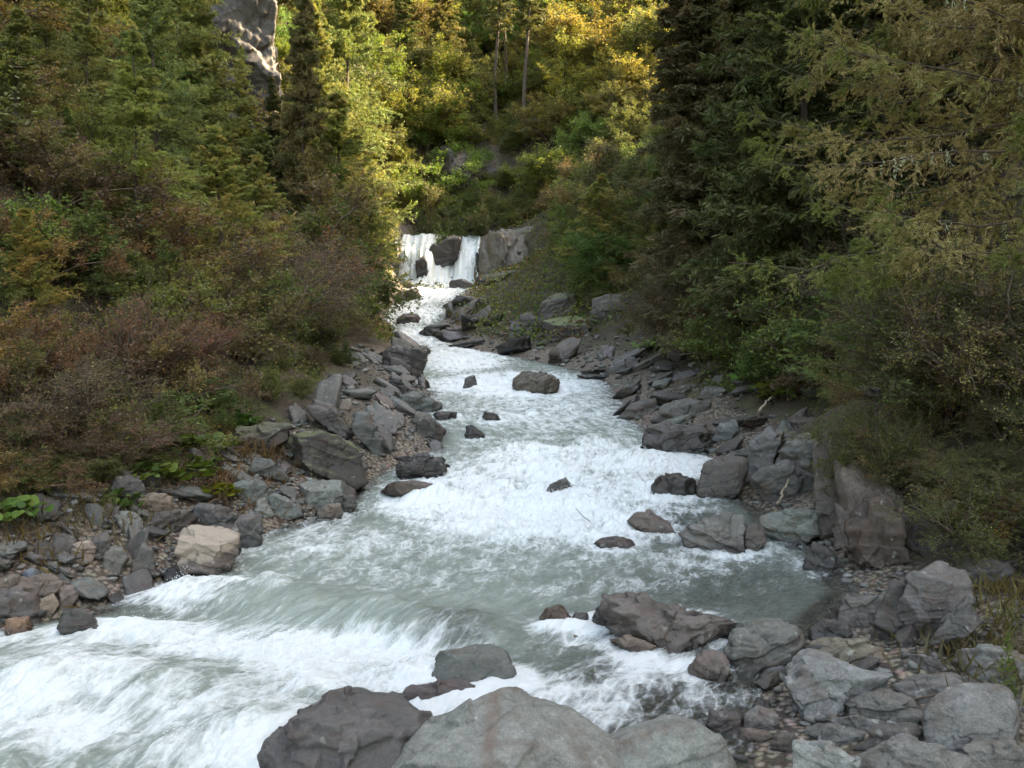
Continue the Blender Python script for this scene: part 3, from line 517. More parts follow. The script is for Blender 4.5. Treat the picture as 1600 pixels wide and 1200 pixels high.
h([(846, 772), (858, 756), (884, 746), (896, 760), (890, 772)], 'half drowned dark hump in the widest foam below the midstream boulder', (.14, .14, .135), .4, lvl=5)
# left bank
h([(590, 583), (592, 552), (620, 538), (652, 545), (668, 556), (660, 584), (615, 587)], 'big blackish boulder under the brown shrubs at the upper left bend', (.08, .075, .07), .2, short='the blackish bend boulder')
h([(632, 555), (640, 538), (664, 540), (670, 552), (660, 562)], 'small dark block on the right shoulder of the blackish bend boulder', DARK, .3, lvl=5)
h([(604, 606), (610, 588), (625, 588), (638, 604), (630, 612)], 'little black rock just below the blackish bend boulder', BLACK, .3, lvl=5)
h([(624, 640), (626, 614), (652, 609), (690, 628), (696, 642), (650, 645)], 'smooth green-grey slab half washed by foam on the left edge', (.17, .195, .185), .2, lvl=5, short='the green-grey washed slab')
h([(672, 654), (680, 642), (715, 643), (718, 654), (690, 657)], 'flat black slab in the shallows right of the green-grey washed slab', BLACK, .5, lvl=5)
h([(752, 652), (758, 641), (776, 645), (786, 655), (768, 660)], 'small dark rock breaking the rapids nearest the middle of the upper stream', BLACK, .5, lvl=4)
h([(723, 683), (728, 667), (738, 663), (758, 678), (756, 686)], 'dark pointed rock standing alone in the left shallows', BLACK, .45, lvl=5, short='the dark pointed shallows rock')
h([(646, 680), (650, 657), (666, 649), (695, 674), (692, 686), (665, 686)], 'dark leaning wedge left of the dark pointed shallows rock', (.09, .085, .08), .3, lvl=5, short='the dark leaning wedge')
h([(612, 742), (622, 718), (660, 707), (692, 714), (698, 738), (660, 748)], 'layered black rock jutting from the left bank into the foam', (.085, .08, .078), .5, rough=.06, short='the layered black rock')
h([(590, 768), (612, 752), (650, 748), (684, 758), (680, 773), (640, 780)], 'flat brown slab below the layered black rock', (.12, .085, .065), .4, lvl=5, short='the flat brown slab')
h([(430, 712), (436, 688), (480, 672), (530, 680), (560, 700), (578, 735), (560, 750), (500, 728)], 'long dark mossy slab along the top of the left rock bank', (.075, .068, .06), 0, moss=.55, thick=.5, short='the long mossy slab')
h([(360, 692), (372, 668), (420, 656), (450, 664), (450, 690), (400, 704)], 'dark ledge under the leafy plants left of the long mossy slab', (.075, .06, .052), 0, moss=.3)
h([(472, 772), (470, 752), (500, 742), (535, 752), (540, 782), (510, 796), (485, 790)], 'flat-topped pale green block on the left bank', (.225, .26, .245), 0, short='the pale green block', planes=[((0, .93, .38), .45), ((.5, -.3, .8), .8)])
h([(495, 812), (495, 792), (530, 785), (536, 800), (528, 812)], 'pinkish stone at the water line under the pale green block', (.24, .19, .16), 0, lvl=5)
h([(536, 800), (535, 778), (552, 772), (558, 788), (548, 802)], 'dark wedge on the right of the pale green block', DARK, .2, lvl=5)
h([(358, 768), (366, 752), (400, 748), (436, 770), (440, 786), (405, 788)], 'smooth blue-green slab left of the pale green block', (.18, .21, .2), 0, lvl=5, thick=.6, short='the smooth blue-green slab')
h([(405, 792), (430, 768), (462, 784), (474, 798), (440, 806)], 'second blue-green slab overlapping the smooth blue-green slab', (.17, .2, .19), 0, lvl=5, thick=.6)
h([(396, 800), (400, 782), (414, 776), (428, 798), (415, 806)], 'small pale triangular stone under the smooth blue-green slab', (.30, .32, .30), 0, lvl=4)
h([(478, 735), (490, 712), (525, 706), (545, 724), (540, 745), (500, 748)], 'rough dark green block under the long mossy slab', (.10, .115, .105), 0, lvl=5, short='the rough dark green block')
h([(388, 735), (395, 713), (420, 715), (455, 742), (440, 752)], 'slanting green-grey slab between plants and the rough dark green block', (.12, .14, .13), 0, lvl=5, thick=.5)
h([(546, 672), (556, 642), (575, 640), (612, 690), (608, 706), (590, 700)], 'long slanting grey slab right of the long mossy slab', (.13, .14, .13), 0, lvl=5, thick=.5, short='the long slanting grey slab')
h([(478, 640), (490, 622), (520, 630), (552, 660), (545, 678), (515, 665)], 'dark tilted slab up by the yellow-green shrubs', (.11, .10, .095), 0, lvl=5, thick=.5)
h([(278, 880), (284, 836), (300, 821), (345, 824), (372, 838), (370, 862), (345, 892), (308, 900), (284, 894)], 'cream-topped purplish boulder at the left water edge', (.20, .165, .155), .1, mat=M_rock_cream, rough=.03, short='the cream-topped boulder', planes=[((.05, .85, .5), .55), ((-.3, .05, .95), .75), ((.4, -.5, .75), .8)])
h([(352, 872), (352, 832), (368, 820), (378, 842), (374, 866)], 'thin grey slab standing behind the cream-topped boulder', (.13, .13, .125), 0, lvl=5)
h([(360, 830), (380, 800), (408, 800), (410, 845), (395, 856), (372, 842)], 'blue-grey angular slab right of the cream-topped boulder', (.15, .16, .16), 0, lvl=5, thick=.5)
h([(290, 815), (310, 782), (350, 792), (382, 812), (380, 826), (330, 822)], 'slanting dark grey slab above the cream-topped boulder', (.12, .12, .12), 0, lvl=5, thick=.6)
h([(232, 822), (240, 800), (290, 796), (306, 812), (285, 828), (245, 832)], 'flat dark brown slab left above the cream-topped boulder', (.10, .085, .075), 0, lvl=5, thick=.6)
h([(205, 900), (208, 850), (220, 842), (240, 866), (241, 893), (222, 910)], 'upright narrow grey slab left of the cream-topped boulder', (.14, .135, .125), 0, lvl=5, thick=.45, short='the upright narrow slab')
h([(218, 800), (220, 778), (240, 768), (268, 776), (270, 792), (245, 806)], 'tan rounded stone below the leafy plants on the left', (.26, .20, .15), 0, lvl=5, p=12, short='the tan rounded stone')
h([(176, 775), (180, 750), (200, 740), (224, 758), (228, 778), (200, 785)], 'purplish dark block left of the tan rounded stone', (.10, .09, .09), 0, lvl=5)
h([(112, 874), (116, 850), (138, 845), (147, 858), (142, 876)], 'pinkish squarish stone left of the upright narrow slab', (.25, .19, .16), 0, lvl=5, short='the pinkish squarish stone')
h([(142, 862), (146, 840), (166, 832), (172, 850), (162, 866)], 'small dark cube of rock beside the pinkish squarish stone', (.12, .12, .115), 0, lvl=4)
h([(163, 888), (166, 862), (185, 852), (200, 872), (190, 892)], 'grey diamond-shaped stone between pinkish stone and upright narrow slab', (.15, .145, .135), 0, lvl=4)
h([(37, 906), (38, 892), (50, 887), (60, 895), (58, 908)], 'small round blue-grey stone on the left shore', (.17, .22, .29), 0, lvl=4, p=8, short='the round blue stone')
h([(-20, 968), (-20, 925), (25, 920), (55, 938), (62, 962), (30, 975)], 'large dark boulder cut by the left edge', (.11, .10, .10), 0, lvl=5, short='the large dark left edge boulder')
h([(62, 955), (66, 935), (82, 930), (90, 944), (80, 960)], 'little tan angular stone right of the large dark left edge boulder', (.25, .19, .14), 0, lvl=4)
h([(94, 950), (96, 918), (112, 914), (120, 932), (108, 950)], 'upright brown split stone near the little tan angular stone', (.17, .13, .115), 0, lvl=4)
h([(96, 976), (105, 955), (130, 952), (168, 984), (150, 992), (110, 986)], 'dark flat slab running into the water at the left edge', (.09, .085, .08), .4, lvl=5, thick=.6)
h([(-15, 925), (-12, 902), (25, 900), (32, 918), (20, 930)], 'brown flat stone above the large dark left edge boulder', (.16, .13, .115), 0, lvl=4)
h([(30, 930), (34, 905), (70, 898), (98, 915), (90, 935), (50, 940)], 'brown blocky stone right under the round blue stone', (.15, .12, .105), 0, lvl=5)
h([(12, 990), (14, 968), (42, 966), (48, 980), (38, 992)], 'small rusty brown stone at the water below the left edge boulder', (.26, .15, .09), .1, lvl=4)
# falls and upper gorge
h([(590, 480), (588, 420), (606, 385), (632, 372), (646, 384), (640, 410), (622, 440), (616, 480)], 'dark rock shoulder on the left of the waterfall', (.13, .105, .09), .2, yfix=75.2, thick=1.0)
h([(676, 448), (666, 398), (682, 374), (735, 364), (764, 369), (752, 384), (716, 402), (700, 448)], 'dark flat-topped rock between the two chutes of the waterfall', (.10, .085, .08), .6, yfix=74.4, thick=1.0, chips=3, short='the rock between the chutes')
h([(750, 440), (752, 392), (772, 362), (800, 356), (822, 372), (828, 410), (806, 444), (770, 450)], 'huge grey pleated boulder on the right of the waterfall', (.20, .185, .165), 0, yfix=73.8, rough=.05, thick=.8, axv=(1, .25, .2), short='the huge pleated boulder', planes=[((.5, .25, .8), .68), ((-.5, .15, .8), .72)])
h([(790, 372), (800, 356), (838, 349), (868, 352), (872, 372), (835, 392), (800, 392)], 'long grey boulder behind the huge pleated boulder', (.17, .16, .145), 0, yfix=77, lvl=5)
h([(745, 440), (742, 395), (748, 380), (756, 392), (756, 440)], 'thin dark rib of rock splitting the right chute', BLACK, .5, yfix=75.4, lvl=5)
h([(676, 502), (690, 478), (730, 460), (785, 453), (795, 478), (760, 498), (705, 508)], 'dark blocky rock at the foot of the waterfall', (.115, .10, .09), .2, yfix=63, short='the dark rock below the falls')
h([(672, 545), (680, 518), (715, 506), (758, 516), (758, 540), (720, 550)], 'dark sloping rock on the right where the cascade turns', (.12, .10, .09), .25, yfix=56, short='the dark turning rock')
h([(760, 548), (770, 520), (808, 508), (815, 520), (790, 552)], 'dark pointed rock right of the dark turning rock', DARK, .1, lvl=5, yfix=53)
h([(725, 512), (735, 495), (800, 488), (820, 505), (790, 520)], 'brown ledge above the dark turning rock', BROWN, 0, lvl=5, yfix=58)
h([(618, 508), (622, 490), (650, 488), (660, 502), (640, 512)], 'brown rock in the cascade on the left side', (.12, .085, .065), .4, yfix=60, lvl=5)
h([(610, 478), (622, 455), (650, 450), (664, 468), (650, 484), (625, 486)], 'rusty brown boulder splitting the cascade below the falls', (.15, .105, .075), .2, yfix=65, lvl=5)
h([(842, 528), (848, 500), (885, 494), (922, 498), (926, 524), (890, 534)], 'dark boulder with bright moss on top left of the square cliff block', (.075, .065, .06), 0, moss=.9, yfix=46, short='the bright mossy boulder')
h([(840, 498), (846, 470), (870, 455), (900, 458), (905, 490), (870, 502)], 'grey mossy block behind the bright mossy boulder', (.13, .115, .11), 0, moss=.5, yfix=50)
h([(920, 525), (922, 465), (960, 455), (1015, 452), (1020, 510), (975, 534), (940, 532)], 'square purplish cliff block standing above the right bank', (.135, .12, .125), 0, moss=.25, yfix=46, short='the square cliff block', rough=.04)
h([(790, 540), (795, 505), (830, 488), (850, 500), (845, 535), (815, 545)], 'dark boulder left of the bright mossy boulder', (.09, .08, .075), 0, yfix=50)
h([(1008, 598), (1012, 570), (1030, 560), (1058, 570), (1050, 600)], 'tall rounded grey rock on the far right bank below the shrubs', (.16, .155, .14), 0, lvl=5, yfix=36, short='the tall rounded grey rock')
h([(1062, 590), (1075, 566), (1115, 560), (1165, 575), (1160, 600), (1100, 604)], 'broad dark rock under the right bank shrubs', (.085, .078, .07), 0, lvl=5, yfix=33)
h([(942, 610), (948, 578), (975, 555), (1000, 560), (995, 590), (965, 612)], 'dark heaped rock at the far right water edge', (.13, .125, .12), .1, lvl=5, yfix=35, short='the heaped far rock')
# rock wall at the right pool
h([(1276, 860), (1272, 700), (1296, 682), (1340, 715), (1370, 800), (1352, 880), (1312, 905)], 'vertical brown-streaked rock wall rising from the right pool under the shrubs', (.17, .135, .12), 0, thick=.8, name='rock_bluff', yfix=13.6, rough=.05, short='the rock wall', cat='rock bluff', planes=[((-.55, .05, .8), .8), ((.5, .1, .85), .85)])
h([(1330, 915), (1322, 800), (1350, 760), (1400, 800), (1412, 870), (1392, 925), (1350, 935)], 'overhung dark rust-stained block at the near end of the rock wall', (.13, .09, .07), 0, thick=.8, yfix=11.9, rough=.05, short='the overhung rusty block')
h([(1400, 905), (1395, 840), (1450, 800), (1520, 830), (1520, 890), (1460, 915)], 'shadowed earthy rock under the overhanging shrubs', (.07, .055, .042), 0, thick=.7, yfix=11.8, rough=.05)

h([(1318, 900), (1312, 735), (1345, 712), (1400, 745), (1432, 815), (1428, 890), (1380, 925)], 'broad middle face of the rock wall, half covered by hanging shrubs', (.18, .14, .12), 0, thick=.8, name='rock_bluff', yfix=12.9, rough=.04, cat='rock bluff', planes=[((-.55, .05, .8), .8), ((.5, .1, .85), .85)], axv=(1, .3, .3))
h([(648, 440), (650, 408), (662, 400), (672, 420), (668, 444)], 'dark rock showing through the left chute of the waterfall', BLACK, .7, yfix=74.2, lvl=5)
h([(622, 470), (620, 444), (640, 436), (652, 452), (648, 470)], 'dark rock at the left foot of the waterfall', (.10, .08, .07), .5, yfix=70, lvl=5)
h([(700, 452), (704, 438), (728, 434), (742, 446), (736, 456)], 'low wet rock in the pool under the right chute', (.12, .10, .09), .6, yfix=70, lvl=5)
# prototypes for the piled stones
def proto_rock(seed, flat, lvl=4, p=44):
    r = np.random.default_rng(900 + seed); n = 13; Nn = norm(r.normal(size=(n, 3))); D = r.uniform(.6, .95, n)
    Nn = np.concatenate([Nn, [[0, 0, 1], [0, 0, -1], [1, 0, 0], [-1, 0, 0], [0, 1, 0], [0, -1, 0]]]); D = np.concatenate([D, [r.uniform(.55, .8)] * 2, r.uniform(.85, 1, 4)])
    dirs, f = ico(lvl); V = dirs * polytope(dirs, Nn, D, p)[:, None]; V = roughen(V, .06, seed + 50, norm(np.array([.2, .1, 1.]))); V = V * [1, r.uniform(.62, .85), flat]
    return mesh_np('rock', V * .5, [f], M_rock)
PR_L = [proto_rock(i, f) for i, f in enumerate([.26, .3, .38, .28, .42, .5, .32, .4])]
PR_R = [proto_rock(20 + i, f, p=24) for i, f in enumerate([.5, .6, .7, .45, .4, .62, .55, .36])]
TONES = {'grey': (.155, .152, .14), 'dark grey': (.10, .095, .087), 'greenish grey': (.14, .152, .136), 'brown': (.135, .11, .09), 'pale grey': (.22, .22, .205), 'blackish': (.065, .06, .055), 'purplish': (.122, .108, .104)}
cand = []
def strip(n, y0, y1, e0, e1, s0, s1, side, power=1.0):
    for _ in range(n):
        y = y0 * (y1 / y0) ** rng.random(); e = e0 + (e1 - e0) * rng.random() ** power; s = s0 * (s1 / s0) ** (rng.random() ** 1.6)
        cand.append((side, y, e, s * (1 + max(0, y - 16) * .022)))
strip(230, 10.4, 18, .0, 2.3, .26, .62, 'L'); strip(130, 18, 36, -.1, 2.7, .32, .95, 'L'); strip(16, 40, 74, -.3, 1.2, .5, 1.3, 'L')
strip(44, 7.6, 11.6, .1, 3.8, .16, .42, 'R'); strip(14, 12.5, 17, -.4, .5, .2, .45, 'R'); strip(130, 17, 36, -.1, 3.6, .32, .95, 'R'); strip(34, 36, 60, -.1, 3.4, .5, 1.4, 'R'); strip(14, 60, 76, 0, 3, .7, 1.6, 'R')
cand.sort(key=lambda c: -c[3] / c[1]); used = {}
spots = []
for side, y, e, s in cand:
    x = xl(y) - e if side == 'L' else xr(y) + e
    if any((x - a) ** 2 + (y - b) ** 2 < (.27 * (s + t)) ** 2 for a, b, t in spots): continue
    if any((x - a) ** 2 + (y - b) ** 2 < (.30 * (s + t * .8)) ** 2 for _, a, b, t, _l in ROCKS): continue
    if len(spots) + len(ROCKS) > 298: break
    spots.append((x, y, s))
    pr = PR_L if side == 'L' or y > 17 else PR_R
    me = pr[rng.integers(len(pr))]; o = bpy.data.objects.new('rock', me); C.objects.link(o)
    o.location = (x, y, max(H(x, y), (zw(y) - .1)) + s * .10)
    o.scale = (s * rng.uniform(1.0, 1.6), s * rng.uniform(.85, 1.1), s * rng.uniform(.9, 1.4))
    if side == 'L': o.rotation_euler = (rng.normal(0, .22), R(26) + rng.normal(0, .25), rng.normal(-.75, .5))
    else: o.rotation_euler = (rng.normal(0, .28), R(-16) + rng.normal(0, .3), rng.normal(.5, .8))
    tn = list(TONES)[int(rng.choice(7, p=[.24, .27, .17, .09, .05, .12, .06]))]; wet = .45 if e < .25 else 0.0
    kk_ = rng.uniform(.28, .76); o.color = (*[c * kk_ * rng.uniform(.96, 1.04) for c in TONES[tn]], 1 - wet)
    o['wet_height'] = float(zw(y) + .16 + .012 * max(0, y - 16)) if e < 1.1 else -50.0
    # wording: size, tone, nearest named rock and the side it lies on
    k = min(range(len(ROCKS)), key=lambda i: (ROCKS[i][1] - x) ** 2 + (ROCKS[i][2] - y) ** 2 if ROCKS[i][0].startswith('the ') else 1e9); nm, ax, ay = ROCKS[k][0], ROCKS[k][1], ROCKS[k][2]
    dx, dy = x - ax, y - ay; dd = math.hypot(dx, dy)
    rel = ('right of' if dx > 0 else 'left of') if abs(dx) > abs(dy) else ('behind' if dy > 0 else 'in front of')
    howfar = 'just ' if dd < 1.0 else ('' if dd < 2.4 else ('well ' if dd < 4 else 'far '))
    sz = 'small' if s < .3 else ('medium-sized' if s < .55 else 'large'); st = 'wet ' if wet else ''
    sh = 'slab' if me in PR_L and o.scale[2] < s * 1.15 else 'rock'
    lab = f'{sz} {st}{tn} {sh} {howfar}{rel} {nm}'
    used.setdefault(lab, []).append((dd, o)); tag(o, lab, 'rock', 'rocks piled along the left bank' if side == 'L' else 'rocks piled along the right bank')
ORD = ['nearest', 'second nearest', 'third nearest', 'fourth nearest', 'fifth nearest', 'sixth nearest', 'seventh nearest']
for lab, L in used.items():
    if len(L) > 1:
        for k, (dd, o) in enumerate(sorted(L, key=lambda q: q[0])): o['label'] = ORD[min(k, 6)] + ' ' + lab
build_water()
def spray():
    r = np.random.default_rng(91); V, foam, Yv = WAT; ok = np.where((foam > .95) & (Yv > 6.8) & (Yv < 26))[0]; wgt = (1 / Yv[ok]) * np.clip(foam[ok] - .8, 0, .6); ok = ok[np.all([np.hypot(V[ok, 0] - q[1], V[ok, 1] - q[2]) > q[3] * .75 for q in ROCKS], axis=0)]; wgt = (1 / Yv[ok]) * np.clip(foam[ok] - .8, 0, .6); k = r.choice(ok, 6000, p=wgt / wgt.sum())
    P = V[k] + r.normal(size=(len(k), 3)) * .03 + np.stack([0 * k, 0 * k, .015 + r.exponential(.035, len(k))], 1); s = r.uniform(.0022, .005, len(k)) * (1 + (P[:, 1] - 7) * .06); d, f = ico(1)
    W_ = (P[:, None] + d[None] * s[:, None, None]).reshape(-1, 3); Fc = (f[None] + (np.arange(len(k)) * len(d))[:, None, None]).reshape(-1, 3)
    m, t, o = new_mat('spray_drops'); b = N(t, 'ShaderNodeBsdfPrincipled', Roughness=.3); b.inputs['Base Color'].default_value = (.8, .84, .86, 1); t.links.new(b.outputs[0], o.inputs[0])
    tag(obj('spray', mesh_np('spray', W_, [Fc], m)), 'white droplets thrown up over the rapids', 'spray', kind='stuff')
spray()
# loose rubble between them: past counting
def rubble():
    base = [proto_rock(60 + i, f, lvl=2, p=12) for i, f in enumerate([.4, .5, .6, .7, .5])]
    pv = []; 
    for m in base: a = np.empty(len(m.vertices) * 3, np.float32); m.vertices.foreach_get('co', a); pv.append(a.reshape(-1, 3)); bpy.data.meshes.remove(m)
    f = ico(2)[1]; Vs, Fs, Cs, o = [], [], [], 0
    for n, y0, y1, e0, e1, side in [(1500, 10, 18, -.25, 2.6, 'L'), (700, 18, 40, -.2, 2.6, 'L'), (1300, 7, 12, -.5, 4.3, 'R'), (260, 12, 18, -.6, .5, 'R'), (900, 18, 60, -.2, 3.8, 'R')]:
        for _ in range(n):
            y = y0 * (y1 / y0) ** rng.random(); e = rng.uniform(e0, e1); x = xl(y) - e if side == 'L' else xr(y) + e
            s = (.045 + .15 * rng.random() ** 2.2) * (1 + max(0, y - 12) * .05); A = np.array(Matrix.Rotation(rng.uniform(0, 6.28), 3, 'Z') @ Matrix.Rotation(rng.normal(0, .5), 3, 'X'))
            v = (pv[rng.integers(5)] * s * rng.uniform(.7, 1.4, 3)) @ A.T + [x, y, H(x, y) + s * .12]; Vs.append(v); Fs.append(f + o); o += len(v)
            t = np.array(TONES[list(TONES)[rng.integers(7)]]) * rng.uniform(.5, 1.0); Cs.append(np.repeat(t[None], len(v), 0))
    m, t, out = new_mat('rubble_stone'); a = N(t, 'ShaderNodeAttribute', attribute_name='tint'); ge = N(t, 'ShaderNodeNewGeometry'); n1 = noise(t, ge.outputs['Position'], 30, 5, .7)
    p = N(t, 'ShaderNodeBsdfPrincipled', Roughness=.7); t.links.new(mixc(t, a.outputs['Color'], ramp(t, n1, [(.3, .6), (.7, 1.3)]), 1.0, 'MULTIPLY'), p.inputs['Base Color']); t.links.new(p.outputs[0], out.inputs[0])
    me = mesh_np('rubble', np.concatenate(Vs), [np.concatenate(Fs)], m, True, colors=np.concatenate(Cs)); tag(obj('rubble', me), 'loose small stones and gravel between the bank rocks', 'rubble', kind='stuff')
rubble()

# pale cliff at the upper left and dark outcrops on the back slope
def cliff(name, px0, px1, r0, r1, d, label, col, seed, axv=None):
    w_ = px1 - px0; hero([(px0, r1), (px0 - .05 * w_, (r0 + r1) / 2), (px0, r0), (px1 - w_ * .25, r0), (px1 - .05 * w_, r0 + (r1 - r0) * .4), (px1, r0 + (r1 - r0) * .75), (px1 - w_ * .15, r1)], label, [q * .62 for q in col], yfix=d, rough=.05, seed=seed, name=name, cat='cliff', sink=.3, thick=1.0, crack=.05, lvl=7, chips=4, axv=axv)
cliff('cliff', 318, 438, -230, 330, 60, 'pale sunlit cliff face between the trees at the upper left', (.105, .093, .078), 74, (.3, 1, .2))
cliff('rock_outcrop', 690, 752, 232, 330, 86, 'dark narrow outcrop on the slope above the waterfall', (.11, .095, .085), 72)
cliff('rock_outcrop', 738, 830, 262, 312, 88, 'purplish grey outcrop right of the dark narrow outcrop', (.16, .14, .14), 73)
cliff('rock_outcrop', 640, 760, 330, 378, 82, 'dark rocks at the lip behind the waterfall', (.10, .08, .07), 74)

# ------------------------------------------------------------------ plants
def shrub_parts(seed, stems=12, H_=2.0, spread=.75, leaf=.05, nl=9000, cols=None, elong=1.7, k2=9, k3=7, grav=-.02, twig=.006, up=.35, transl=M_leaf, lean=0.0):
    r = np.random.default_rng(seed)
    a = r.uniform(0, 2 * math.pi, stems); tl = r.uniform(.1, 1, stems) * spread
    D = np.stack([np.cos(a) * tl, np.sin(a) * tl, np.ones(stems)], 1); P = np.stack([np.cos(a), np.sin(a), 0 * a], 1) * r.uniform(0, .12, (stems, 1)) * H_
    N1, D1 = grow(P, D, H_ * r.uniform(.6, 1.05, stems), 7, .16, grav, r)
    P2, d2, i2, t2 = spawn(N1, D1, k2, .25, 1, .75, r); N2, D2 = grow(P2, d2, H_ * .36 * r.uniform(.5, 1.2, len(P2)) * (1.15 - .5 * t2), 4, .22, .01, r)
    P3, d3, i3, t3 = spawn(N2, D2, k3, .15, 1, .7, r); N3, D3 = grow(P3, d3, H_ * .15 * r.uniform(.5, 1.3, len(P3)), 3, .25, .0, r)
    tw = [tube_chain(N1, twig * 2.6 * H_, twig * .8 * H_, 4), tube_chain(N2, twig * .9 * H_, twig * .4 * H_), tube_chain(N3, twig * .4 * H_, twig * .25 * H_)]
    k = r.integers(0, len(P3), nl); t = r.random(nl) * 3; i = np.minimum(t.astype(int), 2); u = (t - i)[:, None]; LP_ = N3[k, i] * (1 - u) + N3[k, i + 1] * u + r.normal(size=(nl, 3)) * leaf * .7
    LV, LF = leaves(LP_, leaf, elong, up, r=r); cl = pal(cols, nl, r, i2[i3[k]] // 3)
    TV, TF = join(tw); tm = mesh_np('stems', TV, TF, M_twig, True); lm = mesh_np('foliage', LV, [LF], transl, False, colors=np.repeat(cl, 4, 0)); return tm, lm
def conifer_parts(seed, Ht=12.0, rad=2.6, nb=90, k2=16, k3=0, tuft=.14, nt=9, cols=None, droop=-.10, trunk=.16, low=.06, upturn=.0, elong=4.5, taper=.85, sub=.32, flat=.6, hang=-.05, dens=1.0):
    r = np.random.default_rng(seed); TN, TD = grow(np.array([[0., 0, 0]]), np.array([[0., 0, 1]]), Ht, 14, .02, .05, r)
    t = low + (1 - low) * r.random(nb) ** .9; f = t * 14; i = np.minimum(f.astype(int), 13); P = TN[0, i] * (1 - (f - i))[:, None] + TN[0, i + 1] * (f - i)[:, None]
    a = r.uniform(0, 6.28, nb); L = rad * np.clip(1.02 - t, .04, 1) ** taper * r.uniform(.65, 1.12, nb); D = np.stack([np.cos(a), np.sin(a), .25 + .5 * t], 1)
    N1, D1 = grow(P, D, L, 7, .07, droop, r)
    if upturn: 
        s = np.linspace(0, 1, 8)[None, :, None] ** 3; N1 = N1 + np.array([0, 0, 1]) * s * upturn * L[:, None, None]
    P2, d2, i2, t2 = spawn(N1, D1, k2, .12, 1, 1.0, r, flat); l2 = np.maximum(sub * L[i2] * (1.15 - .75 * t2), rad * .05) * r.uniform(.5, 1.2, len(P2)); N2, D2 = grow(P2, d2, l2, 3, .12, hang, r)
    tw = [tube_chain(N1, trunk * .18 * (L / rad), trunk * .03, 3), tube_chain(N2, trunk * .035, trunk * .012)]
    Ns, Ds, ids = N2, D2, i2
    if k3:
        P3, d3, i3, t3 = spawn(N2, D2, k3, .1, 1, .9, r, .3); N3, D3 = grow(P3, d3, .38 * l2[i3] * r.uniform(.5, 1.3, len(P3)), 2, .12, hang, r)
        tw.append(tube_chain(N3, trunk * .014, trunk * .008)); Ns = N3; Ds = D3; ids = i2[i3]
    m = Ns.shape[1] - 1; nB = len(Ns); k = np.repeat(np.arange(nB), nt); u = r.random(len(k)) * m; j = np.minimum(u.astype(int), m - 1); w_ = (u - j)[:, None]; LPt = Ns[k, j] * (1 - w_) + Ns[k, j + 1] * w_ + r.normal(size=(len(k), 3)) * tuft * .18
    LV, LF = leaves(LPt, tuft, elong, .1, axis=Ds[k, j] * .9, r=r); cl = pal(cols, len(k), r, ids[k])
    V, Fs = join(tw); tv, tf = tube_chain(TN, trunk, trunk * .12, 8)
    tm = mesh_np('trunk', tv, [tf], M_bark, True); bm_ = mesh_np('branches', V, Fs, M_twig, True); lm = mesh_np('crown', LV, [LF], M_needle, False, colors=np.repeat(cl, 4, 0)); return tm, bm_, lm

YG = [(.12, .135, .03), (.145, .15, .034), (.09, .115, .027), (.17, .16, .045), (.075, .10, .025)]
GRN = [(.07, .105, .025), (.09, .12, .03), (.05, .085, .02), (.12, .125, .03), (.10, .08, .03)]
MIXB = [(.10, .06, .035), (.13, .08, .035), (.08, .075, .025), (.07, .045, .03), (.15, .11, .04), (.06, .075, .02)]
BRN = [(.13, .08, .045), (.10, .07, .042), (.15, .10, .055), (.09, .07, .04), (.12, .10, .045), (.10, .11, .035)]
RED = [(.16, .06, .035), (.12, .055, .035), (.10, .06, .035), (.14, .09, .04)]
LAR = [(.125, .148, .05), (.14, .152, .05), (.165, .158, .052), (.11, .132, .05)]
LARB = [(.22, .18, .07), (.25, .18, .08), (.19, .19, .055), (.16, .185, .05), (.26, .21, .085)]
SPR = [(.062, .066, .028), (.075, .07, .032), (.05, .056, .024), (.088, .076, .038)]
SPRG = [(.045, .065, .028), (.055, .075, .03), (.035, .055, .024)]

def make_proto(name, parts, names):
    root = empty(name); 
    for me, n in zip(parts, names): obj(n, me, root)
    return root
PROTO = {}
SH = ('stems', 'foliage'); TR = ('trunk', 'branches', 'crown')
def P_(key, name, parts, names, ht):
    a = np.empty(len(parts[-1].vertices) * 3, np.float32); parts[-1].vertices.foreach_get('co', a); a = a.reshape(-1, 3)
    PROTO[key] = [make_proto(name, parts, names), ht, True, float(np.percentile(np.abs(a[:, 0]), 96)), float(np.percentile(a[:, 2], 99))]
def clear_of_stream(x, y, rad, top):
    # plants rooted on a bank do not spread over the water: no closer to the channel than their own spread
    if y > 79: return x
    if x < (xl(y) + xr(y)) / 2: return min(x, y * float(np.interp(y, [10, 11, 13.7, 16, 18, 21, 25, 31, 40, 50, 77], [-.53, -.5, -.39, -.34, -.30, -.225, -.205, -.165, -.142, -.136, -.136])) - rad * .9)
    return max(x, y * float(np.interp(y, [11, 13.1, 13.7, 19, 23, 27, 31, 36, 45, 56, 77], [.46, .45, .345, .325, .26, .20, .155, .125, .08, .05, .045])) + rad * .9)
P_('leafA', 'leafy_shrub', shrub_parts(1, 13, 2.0, .8, .062, 11000, GRN), SH, 2.0)
P_('leafB', 'leafy_shrub', shrub_parts(2, 11, 2.0, .95, .056, 11000, MIXB), SH, 2.0)
P_('leafC', 'leafy_shrub', shrub_parts(3, 15, 2.0, .65, .06, 10000, [YG[0], YG[2], YG[4], GRN[1], GRN[3]]), SH, 2.0)
P_('twigA', 'twiggy_shrub', shrub_parts(4, 24, 2.0, .7, .036, 9000, BRN, 1.6, 10, 8, twig=.0045), SH, 2.0)
P_('twigB', 'twiggy_shrub', shrub_parts(5, 22, 2.0, .85, .038, 10000, RED + BRN[:2], 1.6, 10, 8, twig=.0045), SH, 2.0)
